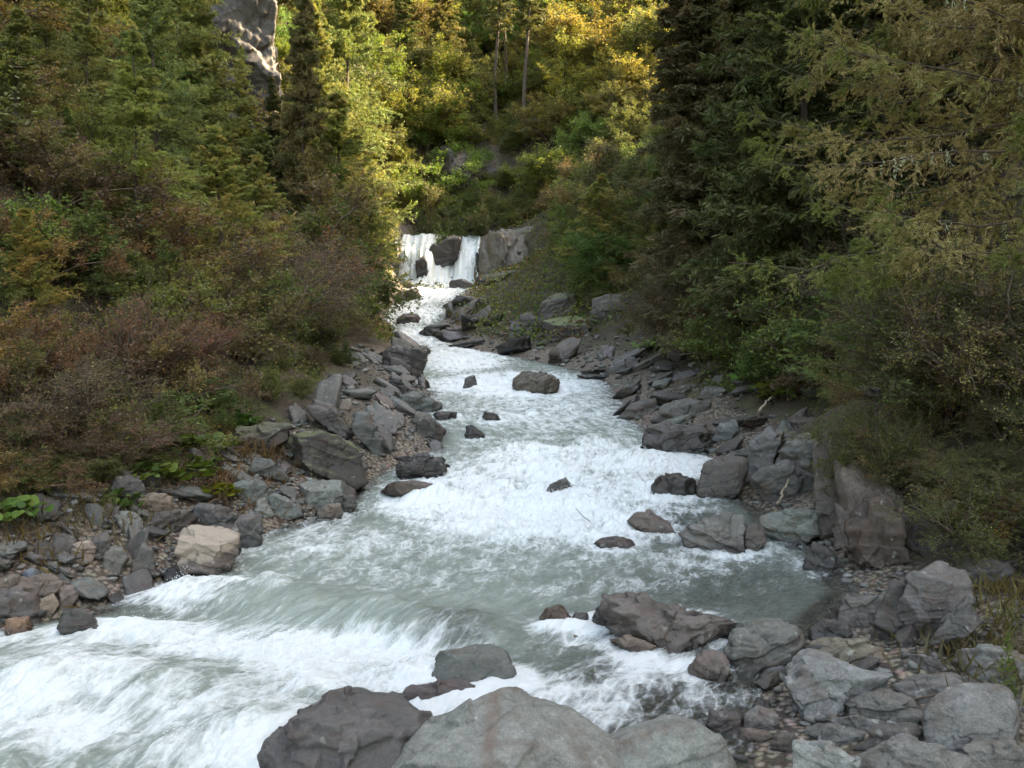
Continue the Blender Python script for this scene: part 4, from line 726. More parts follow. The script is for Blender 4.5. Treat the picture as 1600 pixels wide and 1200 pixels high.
P_('nearA', 'leafy_shrub', shrub_parts(6, 15, 2.0, .85, .034, 26000, [GRN[0], GRN[1], YG[4], GRN[3], (.11, .105, .03), (.15, .10, .04)], 2.0, 12, 10), SH, 2.0)
P_('nearB', 'leafy_shrub', shrub_parts(7, 14, 2.0, 1.0, .032, 24000, [GRN[0], GRN[3], LARB[0], MIXB[1], MIXB[4], (.10, .11, .03)], 2.0, 12, 10), SH, 2.0)
P_('farA', 'bushy_tree', shrub_parts(8, 13, 5.0, .6, .125, 22000, YG, 1.6, 10, 8), SH, 5.0)
P_('farB', 'bushy_tree', shrub_parts(9, 13, 5.0, .7, .125, 22000, [YG[0], YG[1], (.15, .14, .04), (.13, .12, .045), YG[2]], 1.6, 10, 8), SH, 5.0)
P_('farC', 'bushy_tree', shrub_parts(10, 12, 5.0, .8, .12, 20000, GRN + [(.13, .10, .05)], 1.6, 10, 8), SH, 5.0)
P_('larchA', 'larch_tree', conifer_parts(20, 12, 3.0, 180, 24, 0, .14, 17, LAR, -.06, trunk=.11), TR, 12)
P_('larchB', 'larch_tree', conifer_parts(21, 12, 3.4, 170, 26, 0, .14, 16, LAR + LARB[2:4], -.05, trunk=.11), TR, 12)
P_('youngL', 'young_larch', conifer_parts(22, 6, 2.0, 120, 20, 0, .085, 18, LAR + LARB[:2], -.02, trunk=.06), TR, 6)
P_('spruceA', 'spruce_tree', conifer_parts(23, 16, 3.2, 300, 24, 0, .21, 17, SPR, -.12, trunk=.14, hang=-.16, upturn=.1), TR, 16)
P_('spruceB', 'spruce_tree', conifer_parts(24, 16, 2.7, 270, 22, 0, .21, 17, SPR + SPRG[:2], -.14, trunk=.14, hang=-.2, upturn=.08), TR, 16)
P_('thin', 'thin_conifer', conifer_parts(25, 16, 2.0, 90, 12, 0, .26, 7, [(.07, .08, .03), (.10, .095, .035), (.06, .065, .03)], -.12, trunk=.15, low=.42, hang=-.2), TR, 16)
def plant(key, px, d, top, label, cat, group, sx=1.0, col=(1, 1, 1), rz=None, hgt=None, sink=.15, xy=None):
    pr = PROTO[key]; o = pr[0] if pr[2] else copy_tree(pr[0]); pr[2] = False
    x, y = (x_at(px, d), d) if xy is None else xy; z = H(x, y) - sink; T = pr[4] if len(pr) > 3 else pr[1]
    hh = hgt if hgt else max(.5, z_at(top, d) - z); s = hh / T
    if len(pr) > 3: x = clear_of_stream(x, y, pr[3] * s * sx, 0); z = H(x, y) - sink
    if not hgt: hh = max(.5, z_at(top, d) - z); s = hh / T
    o.location = (x, y, z); o.scale = (s * sx, s * sx, s); o.rotation_euler = (rng.normal(0, .03), rng.normal(0, .03), rng.uniform(0, 6.28) if rz is None else rz)
    j = rng.uniform(.88, 1.12)
    for ch in (o.children or [o]): ch.color = (*[c * j for c in col], 1)
    tag(o, label, cat, group); return o
rng = np.random.default_rng(21)
G1 = 'trees on the left slope'; G2 = 'shrubs on the left bank'; G3 = 'spruces on the right slope'; G4 = 'shrubs on the right bank'; G5 = 'trees on the sunlit back slope'; G6 = 'shrubs on the sunlit back slope'
p = plant
# left trees
p('larchA', 90, 30, -60, 'tall green larch nearest the upper left corner', 'tree', G1, 1.25, (1.0, 1.0, 1.0))
p('larchB', 255, 32, -70, 'tall soft green larch left of the pale cliff', 'tree', G1, 1.1, (.85, 1.0, 1.05))
p('larchA', 150, 40, -60, 'larch standing behind the two tallest larches on the left', 'tree', G1, 1.3)
p('spruceB', 120, 25, 170, 'dark green young spruce in front of the corner larch', 'tree', G1, 1.4, (1.5, 1.9, 1.4))
p('youngL', 350, 27, 205, 'broad bright green young larch below the soft green larch', 'tree', G1, 1.7, (1.0, 1.08, .85))
p('youngL', 400, 30, 245, 'rounded green young larch right of the broad bright one', 'tree', G1, 1.6, (1.0, 1.05, .85))
p('spruceA', 472, 46, -40, 'dark narrow spruce right of the pale cliff', 'tree', G1, .75, (1.2, 1.1, 1))
p('spruceB', 440, 50, 130, 'dark spruce at the foot of the pale cliff', 'tree', G1, 1.1)
p('spruceA', 345, 48, 200, 'dark spruce half hidden behind the young larches', 'tree', G1, 1.0, (1.2, 1.3, 1.2))
p('larchB', 545, 70, -80, 'sunlit yellow-green larch right of the dark narrow spruce', 'tree', G1, 1.0, (.75, .85, .85))
p('larchA', 500, 62, 0, 'yellow-green larch touching the dark narrow spruce', 'tree', G1, 1.0, (.9, .9, .8))
p('farC', 345, 50, 150, 'bush rooted in front of the pale cliff', 'shrub', G2, 1.3, (.8, .85, .8))
p('larchA', 385, 50, 75, 'slim larch standing in front of the pale cliff', 'tree', G1, .8, (.85, .85, .75))
p('larchA', 318, 44, -40, 'larch beside the left edge of the pale cliff', 'tree', G1, 1.0, (.9, .95, .85))
p('spruceA', 10, 34, -60, 'dark spruce cut by the left edge behind the larches', 'tree', G1, 1.1, (1.2, 1.3, 1.2))
p('youngL', 560, 50, 150, 'olive young larch above the bend of the stream', 'tree', G1, 1.6, (.85, .95, .8))
p('youngL', 620, 62, 205, 'small olive larch leaning toward the falls from the left', 'tree', G1, 1.5, (.9, 1.0, .8))
p('larchA', 40, 22, 20, 'full green larch low on the left slope by the frame edge', 'tree', G1, 1.5, (.9, .9, .85))
p('larchB', 220, 24, 60, 'wide feathery larch in front of the soft green one', 'tree', G1, 1.4, (.95, 1.0, .9))
p('youngL', 150, 20, 300, 'dark green young larch above the orange-brown shrubs', 'tree', G1, 1.6, (.6, .75, .7))
p('leafB', 60, 19, 330, 'tall orange and green leafy shrub below the corner larches', 'shrub', G2, 1.1, (1.15, 1, .9))
p('leafB', 180, 21, 370, 'orange leafed shrub between the dark young spruce and the thickets', 'shrub', G2, 1.1, (1.2, 1, .9))
p('leafB', 10, 14.5, 520, 'rusty leafy shrub cut by the left edge', 'shrub', G2, 1.2, (1.1, .95, .9))
p('twigA', 100, 14.6, 560, 'grey-brown twiggy bush above the left shore', 'shrub', G2, 1.3)
p('leafA', 250, 15.2, 610, 'green leafy bush among the broad-leaved plants', 'shrub', G2, 1.4, (.9, .95, .9))
p('twigB', 160, 14.2, 640, 'reddish low bush behind the tan rounded stone', 'shrub', G2, 1.5, (1, 1, 1))
p('leafC', 440, 22.5, 560, 'yellow-green shrub between the thicket and the bank slabs', 'shrub', G2, 1.0, (.85, .85, .8))
p('leafB', 500, 25.5, 545, 'small brown shrub at the foot of the purplish brown thicket', 'shrub', G2, 1.0, (.8, .8, .8))
p('leafA', 540, 29, 535, 'small dark shrub above the upper left slabs', 'shrub', G2, 1.0, (.7, .75, .7))
p('leafA', 350, 17.3, 640, 'low green shrub right behind the long mossy slab ledge', 'shrub', G2, 1.1, (.9, .95, .8))
# left shrubs, hand placed, near to far
p('leafB', 60, 15.5, 480, 'orange-brown leafy shrub near the left edge above the shore', 'shrub', G2, 1.0, (1.2, 1, .9))
p('twigB', 200, 17, 470, 'reddish twiggy shrub above the plants on the left', 'shrub', G2, 1.1, (1.1, 1, 1))
p('leafA', 20, 17.5, 400, 'green leafy shrub at the left edge behind the orange-brown one', 'shrub', G2, 1.0)
p('leafC', 410, 20, 575, 'yellow-green spreading shrub right above the long mossy slab', 'shrub', G2, 1.1, (1, 1, 1))
p('leafC', 465, 21, 590, 'small yellow-green shrub at the right tip of the left greenery', 'shrub', G2, 1.1, (1.05, 1, 1))
p('leafA', 320, 18, 590, 'dark green leafy shrub over the butterbur leaves', 'shrub', G2, 1.4, (.8, 1, 1))
p('leafB', 300, 22, 420, 'brown leafy shrub in the middle of the left bank', 'shrub', G2, 1.1)
p('twigB', 290, 19.5, 480, 'rust red bush in front of the brown twiggy shrubs', 'shrub', G2, 1.2, (1.2, .95, .9))
p('twigA', 420, 26, 380, 'tall purplish brown thicket left of the stream', 'shrub', G2, 1.1, (1.05, .95, 1.0))
p('twigA', 510, 30, 360, 'purplish brown thicket overhanging the bend', 'shrub', G2, 1.15, (1.05, .95, 1.0))
p('twigB', 560, 36, 330, 'orange-brown thicket nearest the cascade', 'shrub', G2, 1.1, (1.1, 1.1, 1.0))
p('twigA', 470, 25, 430, 'low brown thicket above the bank slabs', 'shrub', G2, 1.3)
p('leafC', 370, 21.5, 500, 'low olive bush behind the yellow-green shrubs', 'shrub', G2, 1.3)
p('twigA', 540, 32, 480, 'brown bush drooping over the blackish bend boulder', 'shrub', G2, 1.2)
p('leafC', 585, 40, 415, 'olive bush at the bend right of the brown thickets', 'shrub', G2, 1.2, (.8, .9, 1))
p('leafC', 240, 21, 400, 'yellow leaved shrub in the dark gap on the left', 'shrub', G2, 1.0, (1.1, 1, 1))
p('leafB', 140, 16, 560, 'mixed brown shrub low on the left bank', 'shrub', G2, 1.2)
p('leafA', 110, 13.7, 700, 'small dark green shrub above the left shore', 'shrub', G2, 1.4, (.7, .8, .8))
p('leafB', 30, 13.5, 640, 'small brown shrub by the left edge above the shore', 'shrub', G2, 1.3, (.8, .8, .8))
p('farC', 600, 56, 260, 'green bush above the orange-brown thicket near the falls', 'shrub', G2, 1.2, (.8, .85, .8))
p('farC', 560, 48, 270, 'rounded olive bush on the left slope above the bend', 'shrub', G2, 1.2, (.7, .8, .7))
p('farC', 510, 42, 290, 'brown-green bush between young larches and the bend', 'shrub', G2, 1.2, (.8, .75, .7))
# right trees
p('spruceA', 1120, 40, -160, 'tall blackish spruce nearest the middle of the valley', 'tree', G3, 1.15)
p('spruceB', 1210, 36, -160, 'blackish spruce second from the valley middle', 'tree', G3, 1.4, (.9, .9, .9))
p('spruceA', 1300, 33, -160, 'blackish spruce behind the big larch branches', 'tree', G3, 1.3, (.9, .85, .85))
p('spruceB', 1075, 48, -60, 'slim dark spruce in front of the sunlit slope', 'tree', G3, 1.2, (1.0, 1.05, .95))
p('spruceA', 1380, 30, -200, 'dark spruce filling the gap behind the big larch', 'tree', G3, 1.3, (.8, .8, .8))
p('spruceB', 1160, 34, 130, 'shorter brownish spruce in front of the tall blackish ones', 'tree', G3, 1.5, (1.0, 1.0, .85))
p('leafA', 1180, 30, 400, 'dull green shrub at the foot of the shorter brownish spruce', 'shrub', G4, 1.4, (.7, .75, .7))
p('spruceB', 1255, 31, 60, 'dense dark spruce right of the shorter brownish one', 'tree', G3, 1.4, (.8, .85, .8))
p('spruceB', 1500, 28, -200, 'dark spruce far right behind the larch crown', 'tree', G3, 1.3)
p('youngL', 930, 51, 275, 'soft green young larch right of the waterfall', 'tree', G3, 1.7, (.9, .95, .75))
p('youngL', 865, 56, 335, 'small green larch beside the huge pleated boulder', 'tree', G3, 1.6, (1.0, 1.15, .7))
p('youngL', 1010, 49, 310, 'brownish young larch left of the dark spruces', 'tree', G3, 1.6, (.85, .8, .7))
p('youngL', 1280, 19, 375, 'pale green larch sapling under the big larch', 'tree', G3, 1.5, (.85, 1.1, 1.0))
p('youngL', 1090, 42, 350, 'dull young larch at the foot of the slim dark spruce', 'tree', G3, 1.6, (.8, .75, .65))
# right shrubs
p('leafA', 885, 53, 415, 'green bush over the bright mossy boulder', 'shrub', G4, 1.5, (.85, .9, .7))
p('leafC', 960, 49.5, 410, 'olive bush on top of the square cliff block', 'shrub', G4, 1.5, (.65, .7, .8))
p('twigA', 1080, 33, 410, 'brown twiggy shrub on the right bank', 'shrub', G4, 1.2, (1, .95, .85))
p('twigB', 1150, 29, 415, 'reddish brown shrub right of the brown twiggy one', 'shrub', G4, 1.2, (.8, .9, .9))
p('leafB', 1060, 31, 480, 'olive-brown leafy shrub above the boulder bank', 'shrub', G4, 1.4, (.8, .9, .8))
p('leafA', 1130, 27, 470, 'low green shrub above the boulder bank', 'shrub', G4, 1.4, (.75, .85, .8))
p('leafB', 1200, 24, 450, 'brown-green shrub beside the near shrub mass', 'shrub', G4, 1.3, (.8, .9, .8))
p('leafA', 1190, 23.5, 530, 'bright green low shrub above the steep grey slab', 'shrub', G4, 1.4, (.7, 1.0, .8))
p('leafA', 1230, 22, 430, 'green leafy shrub behind the near shrub mass', 'shrub', G4, 1.2, (.8, .9, .9))
p('nearB', 1300, 15.8, 520, 'orange-tinged leafy shrub overhanging the rock wall', 'shrub', G4, 1.2, (1.05, .95, .85))
p('nearA', 1385, 14.2, 430, 'big dense green shrub above the rock wall', 'shrub', G4, 1.15, (.8, .85, .85))
p('nearA', 1480, 13.2, 400, 'big dense green shrub near the right edge', 'shrub', G4, 1.15, (.8, .8, .8))
p('nearB', 1570, 13.0, 440, 'mixed green and brown shrub at the right edge', 'shrub', G4, 1.1, (.85, .9, .8))
p('nearA', 1420, 13.0, 640, 'low yellowish green shrub drooping over the overhung rusty block', 'shrub', G4, 1.5, (1.0, 1.0, .8))
p('nearA', 1500, 12.3, 690, 'low green shrub overhanging the right shore', 'shrub', G4, 1.5, (.9, .9, .8))
p('nearB', 1570, 11.6, 760, 'golden leafy bush low at the right edge', 'shrub', G4, 1.1, (1.9, 1.3, .6))
p('nearA', 1400, 12.1, 700, 'green shrub hanging in front of the shadowed earthy rock', 'shrub', G4, 1.6, (.85, .85, .8))
p('nearB', 1465, 11.8, 700, 'brownish green shrub hanging over the big upright slab', 'shrub', G4, 1.6, (.8, .85, .8))
p('nearA', 1545, 11.3, 720, 'green shrub hanging over the right shore beside the golden bush', 'shrub', G4, 1.5, (.8, .8, .75))
p('nearA', 1345, 14.0, 615, 'green shrub crowning the top of the rock wall', 'shrub', G4, .95, (.9, .9, .8))
p('nearA', 1395, 13.6, 640, 'olive shrub behind the overhung rusty block', 'shrub', G4, 1.0, (.95, .9, .8))
p('nearB', 1320, 17.5, 600, 'russet leaved shrub where the rock wall meets the slope', 'shrub', G4, 1.0, (1.0, .9, .8))
p('nearA', 1590, 12.5, 600, 'dark green shrub against the right edge', 'shrub', G4, 1.3, (.7, .8, .8))
# back slope, named ones
p('farA', 940, 92, 60, 'brightest yellow-green tree on the right of the sunlit slope', 'tree', G5, 1.1, (1.15, 1.1, .95))
p('farA', 1005, 96, 45, 'yellow-green tree right of the brightest one', 'tree', G5, 1.1, (1.1, 1.1, .8))
p('farA', 890, 90, 110, 'yellow-green tree left of the brightest one', 'tree', G5, 1.2, (1.2, 1.1, .7))
p('farC', 960, 84, 205, 'dark green bush under the brightest yellow-green tree', 'shrub', G6, 1.3, (.6, .9, .9))
p('farB', 665, 92, 130, 'rounded orange-yellow bush above the dark outcrop', 'shrub', G6, 1.3, (1.0, 1, .9))
p('farB', 600, 90, 110, 'pale yellow bush left of the rounded orange-yellow one', 'shrub', G6, 1.2, (1.1, 1.05, .8))
p('thin', 775, 94, -120, 'thin conifer with a bare trunk, left of three on the back slope', 'tree', G5, 1.3)
p('thin', 790, 97, -120, 'thin conifer with a bare trunk, middle of three on the back slope', 'tree', G5, 1.1)
p('thin', 818, 92, -120, 'leaning thin conifer, right of three on the back slope', 'tree', G5, 1.3).rotation_euler = (0, .05, 1)
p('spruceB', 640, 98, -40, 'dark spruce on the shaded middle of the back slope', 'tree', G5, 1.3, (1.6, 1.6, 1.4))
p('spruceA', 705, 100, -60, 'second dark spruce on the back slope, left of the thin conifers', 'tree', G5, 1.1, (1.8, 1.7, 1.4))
p('farB', 1010, 108, -30, 'orange-brown tree at the top of the sunlit slope', 'tree', G5, 1.2, (1.0, .75, .9))
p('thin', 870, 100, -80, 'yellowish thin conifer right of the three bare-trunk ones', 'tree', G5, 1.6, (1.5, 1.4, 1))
p('farC', 700, 80, 300, 'green bush behind the lip of the waterfall', 'shrub', G6, 1.0, (.8, .9, .8))
p('farC', 780, 82, 305, 'green bush right behind the huge pleated boulder', 'shrub', G6, 1.2, (1, 1.1, .8))
p('leafC', 880, 66, 0, 'small olive bush on the slope right of the huge pleated boulder', 'shrub', G6, 1.4, (.8, .85, .8), hgt=2.6)
p('leafA', 850, 62, 0, 'small green bush below the huge pleated boulder', 'shrub', G6, 1.4, (.8, .85, .8), hgt=2.2)
p('leafB', 905, 62, 0, 'small brown bush on the slope above the bright mossy boulder', 'shrub', G6, 1.4, (.8, .85, .8), hgt=2.6)
p('farA', 860, 82, 235, 'bright leafy bush above the long grey boulder', 'shrub', G6, 1.3, (1.0, 1.05, .8))
for k_, (px_, d_, hh_) in enumerate([(600, 84, 2.6), (630, 83, 2.2), (655, 84, 2.4), (680, 85, 2.2), (620, 87, 3), (660, 88, 3), (700, 87, 2.4), (585, 80, 2.6), (745, 86, 2.2), (770, 88, 1.8), (800, 87, 2.4), (825, 90, 2.6), (760, 92, 2.4), (785, 93, 2.0), (812, 94, 2.2), (735, 95, 2.8), (840, 96, 3.0), (795, 90, 1.7), (775, 98, 2.6), (755, 100, 3.0), (820, 100, 3.0), (800, 104, 3.2), (780, 108, 3.4), (760, 112, 3.5), (830, 108, 3.5)]):
    p(['farB', 'farA', 'farC'][k_ % 3], px_, d_, 0, 'one of the low yellowish bushes on the slope just above the waterfall', 'bush', 'low bushes on the slope above the waterfall', 1.5, (.95, .9, .8), hgt=hh_)
# fill on the slopes: indistinguishable ones share one label inside one group
fills = {'B': [], 'L': [], 'R': []}
def fill(n, key_w, yr, xf, hr, label, cat, group, colf, sx=1.2, mind=1.6):
    pts = []; tries = 0; ks = list(key_w)
    while len(pts) < n and tries < n * 30:
        tries += 1; y = rng.uniform(*yr); x = rng.uniform(*xf(y))
        if any((x - a) ** 2 + (y - b) ** 2 < mind ** 2 for a, b in pts): continue
        if max(xl(y) - x, x - xr(y)) < 1.6 and y < 82: continue
        if 38 < y < 48 and x / y < .175 and x > 0: continue
        if 83 < y < 97 and -.035 < x / y < .03: continue
        if hr[1] > 6 and -.36 < x / y < -.24 and y < 75: continue
        pts.append((x, y)); k = ks[rng.integers(len(ks))]
        plant(k, 0, y, 0, label, cat, group, sx * rng.uniform(.85, 1.2), colf(x, y), hgt=rng.uniform(*hr), sink=.3, xy=(x, y))
def jit(a): return tuple(c * rng.uniform(.8, 1.25) for c in a)
fill(170, ['farA', 'farB', 'farC', 'farB', 'farA'], (83, 128), lambda y: (-.36 * y, .26 * y), (3.2, 7.0), 'one of the small yellow and green bushy trees covering the sunlit back slope', 'bushy tree', 'bushy trees covering the back slope', lambda x, y: jit((1.0, 1.0, .92) if x > 2 else (.85, .93, .85)), 1.25, 2.5)
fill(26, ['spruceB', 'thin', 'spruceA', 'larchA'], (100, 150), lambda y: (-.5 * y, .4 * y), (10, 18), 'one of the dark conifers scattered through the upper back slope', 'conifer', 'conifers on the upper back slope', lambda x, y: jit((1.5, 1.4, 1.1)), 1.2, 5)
fill(66, ['leafA', 'leafB', 'leafC', 'leafB', 'leafC'], (17, 45), lambda y: (xl(y) - 12 - .2 * y, xl(y) - 3.5), (1.5, 2.8), 'one of the brown and green undergrowth shrubs between the left trees', 'shrub', 'undergrowth shrubs on the left slope', lambda x, y: jit((.9, .9, .85)), 1.3, 1.5)
fill(26, ['farC', 'farB', 'farC'], (45, 84), lambda y: (-.6 * y, xl(y) - 2), (3.5, 6.5), 'one of the olive bushes on the upper left slope', 'bush', 'bushes on the upper left slope', lambda x, y: jit((.85, .9, .8)), 1.2, 2.5)
fill(20, ['larchA', 'spruceA', 'larchB', 'spruceB'], (40, 95), lambda y: (-.62 * y, -.3 * y), (12, 19), 'one of the conifers standing further up the left slope', 'conifer', 'conifers further up the left slope', lambda x, y: jit((1.0, 1.0, .9)), 1.15, 4)
fill(36, ['leafA', 'leafB', 'leafB', 'twigA'], (19, 45), lambda y: (xr(y) + 4.2, .5 * y), (1.8, 3.4), 'one of the dull undergrowth shrubs beneath the right spruces', 'shrub', 'undergrowth shrubs on the right slope', lambda x, y: jit((.75, .8, .75)), 1.3, 1.6)
fill(60, ['farC', 'farC', 'farB', 'leafA'], (42, 82), lambda y: (xr(y) + 2.2, .2 * y), (1.6, 3.8), 'one of the olive bushes behind the right bank', 'bush', 'bushes behind the right bank', lambda x, y: jit((.8, .85, .75)), 1.2, 2.5)
fill(12, ['spruceA', 'spruceB'], (26, 50), lambda y: (.22 * y, .62 * y), (13, 20), 'one of the dark spruces massed on the right slope', 'spruce', 'spruces massed on the right slope', lambda x, y: jit((.9, .9, .85)), 1.2, 3.5)

# the big larch at the right: trunk outside the frame, long branches reaching over the bank
def big_larch():
    r = np.random.default_rng(77); tx, ty = 9.8, 15.0; tz = H(tx, ty) - .2
    root = empty('larch_tree', (tx, ty, tz)); tag(root, 'big old larch reaching brown-gold lichen-hung branches in from the right edge', 'tree', 'trees on the right bank')
    TN, TD = grow(np.array([[0., 0, 0]]), np.array([[0., 0, 1]]), 16, 14, .015, .05, r); tv, tf = tube_chain(TN, .27, .06, 10)
    obj('trunk', mesh_np('trunk', tv, [tf], M_bark), root)
    P, D, L = [], [], []
    for k in range(96):
        z = 1.3 + .78 * math.floor(16 * k / 96) + r.normal(0, .07); a = math.pi + r.normal(0, .75) if r.random() < .75 else r.uniform(0, 6.28)
        if math.cos(a) * -1 < .2 and r.random() < .4: continue
        f = z / 16 * 14; i = int(f); P.append(TN[0, i] * (1 - f + i) + TN[0, i + 1] * (f - i)); D.append([math.cos(a), math.sin(a), r.uniform(-.02, .22)]); L.append(r.uniform(4.0, 6.6) * (1.05 - .28 * z / 14))
    for z, a, ln, el in [(5.6, 3.20, 6.5, .12), (4.9, 3.0, 5.4, -.04), (6.3, 3.35, 5.5, .1), (4.2, 3.3, 5.8, .02), (7.4, 2.9, 5.0, .15)]:
        f = z / 16 * 14; i = int(f); P.append(TN[0, i] * (1 - f + i) + TN[0, i + 1] * (f - i)); D.append([math.cos(a), math.sin(a), el]); L.append(ln)
    P, D, L = np.array(P), np.array(D), np.array(L); N1, D1 = grow(P, D, L, 9, .10, -.035, r); s = np.linspace(0, 1, 10)[None, :, None] ** 4; N1 = N1 + np.array([0, 0, .55]) * s * (L / 5)[:, None, None]
    P2, d2, i2, t2 = spawn(N1, D1, 46, .08, 1, .95, r, .45); l2 = (.25 + .95 * (1.05 - t2)) * r.uniform(.35, 1.1, len(P2)); N2, D2 = grow(P2, d2, l2, 4, .10, -.13, r)
    P3, d3, i3, t3 = spawn(N2, D2, 6, .15, 1, .7, r, .2); N3, D3 = grow(P3, d3, .22 * r.uniform(.4, 1.3, len(P3)), 2, .1, -.08, r)
    V, Fs = join([tube_chain(N1, .026, .005, 5), tube_chain(N2, .007, .003), tube_chain(N3, .003, .002)]); obj('branches', mesh_np('branches', V, Fs, M_twig), root)
    nt_ = 20; k = np.repeat(np.arange(len(N3)), nt_); u = r.random(len(k)) * 2; j = np.minimum(u.astype(int), 1); w_ = (u - j)[:, None]; Q = N3[k, j] * (1 - w_) + N3[k, j + 1] * w_ + r.normal(size=(len(k), 3)) * .012
    k2 = np.repeat(np.arange(len(N2)), 18); u2 = r.random(len(k2)) * 4; j2 = np.minimum(u2.astype(int), 3); w2 = (u2 - j2)[:, None]; Q2 = N2[k2, j2] * (1 - w2) + N2[k2, j2 + 1] * w2 + r.normal(size=(len(k2), 3)) * .012
    A = np.concatenate([D3[k, j], D2[k2, j2]]); Q = np.concatenate([Q, Q2]); LV, LF = leaves(Q, .066, 5.5, .1, axis=A, r=r)
    tt = np.concatenate([t2[i3[k]], t2[k2]]); c = pal(LARB, len(Q), r, np.concatenate([i2[i3[k]], i2[k2]])); g = smooth(.72, 1.0, tt)[:, None]; c = c * (1 - g) + np.array([[.13, .165, .04]]) * g * r.uniform(.8, 1.2, (len(c), 1))
    obj('crown', mesh_np('crown', LV, [LF], M_needle, False, colors=np.repeat(c, 4, 0)), root)
    # hanging beard lichen on the inner branches
    nl = 2600; kk = r.integers(0, len(N1), nl); t = r.uniform(.15, .7, nl) * 9; i = t.astype(int); p0 = N1[kk, i] + (N1[kk, i + 1] - N1[kk, i]) * (t - i)[:, None]
    sel = vnoise(p0 * 1.6, 5) > .22; p0 = p0[sel]; Nl, Dl = grow(p0, np.tile([0, 0, -1.], (len(p0), 1)) + r.normal(size=(len(p0), 3)) * .3, r.uniform(.08, .32, len(p0)), 3, .15, -.3, r)
    q = Nl.reshape(-1, 3); q = np.repeat(q, 3, 0) + r.normal(size=(len(q) * 3, 3)) * .012; lv, lf = leaves(q, .06, 4, 0, axis=np.tile([0, 0, -1.], (len(q), 1)), r=r)
    obj('beard_lichen', mesh_np('beard_lichen', lv, [lf], M_needle, False, colors=np.repeat(pal([(.26, .29, .20), (.2, .23, .15), (.3, .31, .22)], len(q), r), 4, 0)), root)
big_larch()

# young conifer, lower right corner
tm = conifer_parts(88, 1.6, .42, 46, 12, 0, .035, 12, [(.10, .15, .035), (.13, .17, .04), (.08, .12, .03)], .05, trunk=.012, low=.05, elong=5)
PROTO['sap'] = [make_proto('conifer_sapling', tm, TR), 1.6, True]
p('sap', 1592, 7.6, 985, 'young bright green conifer in the lower right corner', 'tree', None, 1.0)

# broad leaved plants (butterbur), round leaves on stalks
def butterbur(seed, n=70, rad=.55):
    r = np.random.default_rng(seed); V, Fs, Cs, o = [], [], [], 0; ST0, ST1 = [], []
    for k in range(n):
        a = r.uniform(0, 6.28); q = rad * math.sqrt(r.random()); b = np.array([math.cos(a) * q, math.sin(a) * q, 0]); hh = r.uniform(.12, .42) * (1.15 - q / rad * .6); c = b + [r.normal(0, .05), r.normal(0, .05), hh]; s = r.uniform(.06, .13)
        nrm = norm(np.array([r.normal(0, .35) , r.normal(0, .35) - .35, 1.0])); A = norm(np.cross(nrm, [0, 1, 0.1])); B = np.cross(nrm, A); ring = []
        for j in range(10):
            t = 2 * math.pi * j / 10; rr = s * (1 + .12 * math.sin(3 * t + k)) * (.45 if j == 0 else 1); ring.append(c + (A * math.sin(t) + B * math.cos(t)) * rr + nrm * s * .18 * (1 if j % 2 else .7))
        V += [c] + ring; col = np.array([(.14, .22, .045), (.11, .19, .035), (.18, .24, .05), (.08, .14, .03)][r.integers(4)]) * r.uniform(.8, 1.15)
        Fs += [[o, o + 1 + j, o + 1 + (j + 1) % 10] for j in range(10)]; Cs += [col] * 11; o += 11; ST0.append(b); ST1.append(c)
    sv, sf = tubes(np.array(ST0), np.array(ST1), .006, .004); return mesh_np('butterbur_plant', np.concatenate([np.array(V), sv]), [np.array(Fs), sf + len(V)], M_leaf, True, colors=np.concatenate([np.array(Cs), np.tile([.09, .08, .03], (len(sv), 1))]))
PROTO['but'] = [obj('butterbur_plant', butterbur(5)), .5, True]
PROTO['but2'] = [obj('butterbur_plant', butterbur(6, 60, .5)), .5, True]
BG = 'broad-leaved plants on the banks'
def bur(px, row, label, s=1.0, col=(1, 1, 1), key='but'):
    x, y, z = hit(px, row); p(key, 0, y, 0, label, 'plant', BG, 1.0, tuple(c * .7 for c in col), hgt=.5 * s * .8, sink=.02, xy=(x, y))
bur(300, 745, 'bright green broad-leaved plant spilling over the slanting slab on the left bank', 1.1)
bur(240, 752, 'bright green broad-leaved plant above the tan rounded stone', 1.0, key='but2')
bur(330, 705, 'broad-leaved plant in the middle of the green patch on the left bank', 1.1, (.9, .95, 1), 'but2')
bur(275, 700, 'broad-leaved plant at the back of the green patch on the left bank', 1.2, (.85, .95, 1))
bur(370, 672, 'dark green broad-leaved plant left of the yellow-green shrubs', 1.2, (.55, .8, .9))
bur(15, 812, 'bright green broad-leaved plant at the left edge', 1.0, (.85, 1.05, .8), 'but2')
bur(185, 790, 'low green plant left of the tan rounded stone', .8, (.7, .8, .8))
bur(1185, 600, 'vivid green broad-leaved plant under the right bank shrubs', 1.6, (.7, 1.1, .8))
bur(1215, 622, 'yellowish broad-leaved plant beside the vivid green one on the right bank', 1.5, (1.1, 1.0, .9), 'but2')
bur(1020, 548, 'small green plant above the boulder bank on the right', 1.8, (.8, 1, .8))
p('youngL', 60, 17.5, 330, 'olive young larch at the left edge above the rusty shrubs', 'tree', G1, 1.5, (.9, .8, .6))
p('leafA', 60, 12.9, 740, 'low green shrub at the left edge just above the shore stones', 'shrub', G2, 1.9, (.85, .9, .8))
p('leafC', 140, 13.6, 735, 'low olive shrub above the pinkish squarish stone', 'shrub', G2, 1.9, (.7, .7, .7))
p('leafA', 215, 14.6, 700, 'low leafy bush left of the broad-leaved plants', 'shrub', G2, 1.8, (.9, .9, .8))
p('leafB', 130, 15.2, 640, 'russet leafy bush behind the low olive shrub', 'shrub', G2, 1.6, (1.1, .9, .9))
p('leafC', 330, 18.5, 610, 'yellow-green bush behind the butterbur patch', 'shrub', G2, 1.5, (.8, .85, .8))
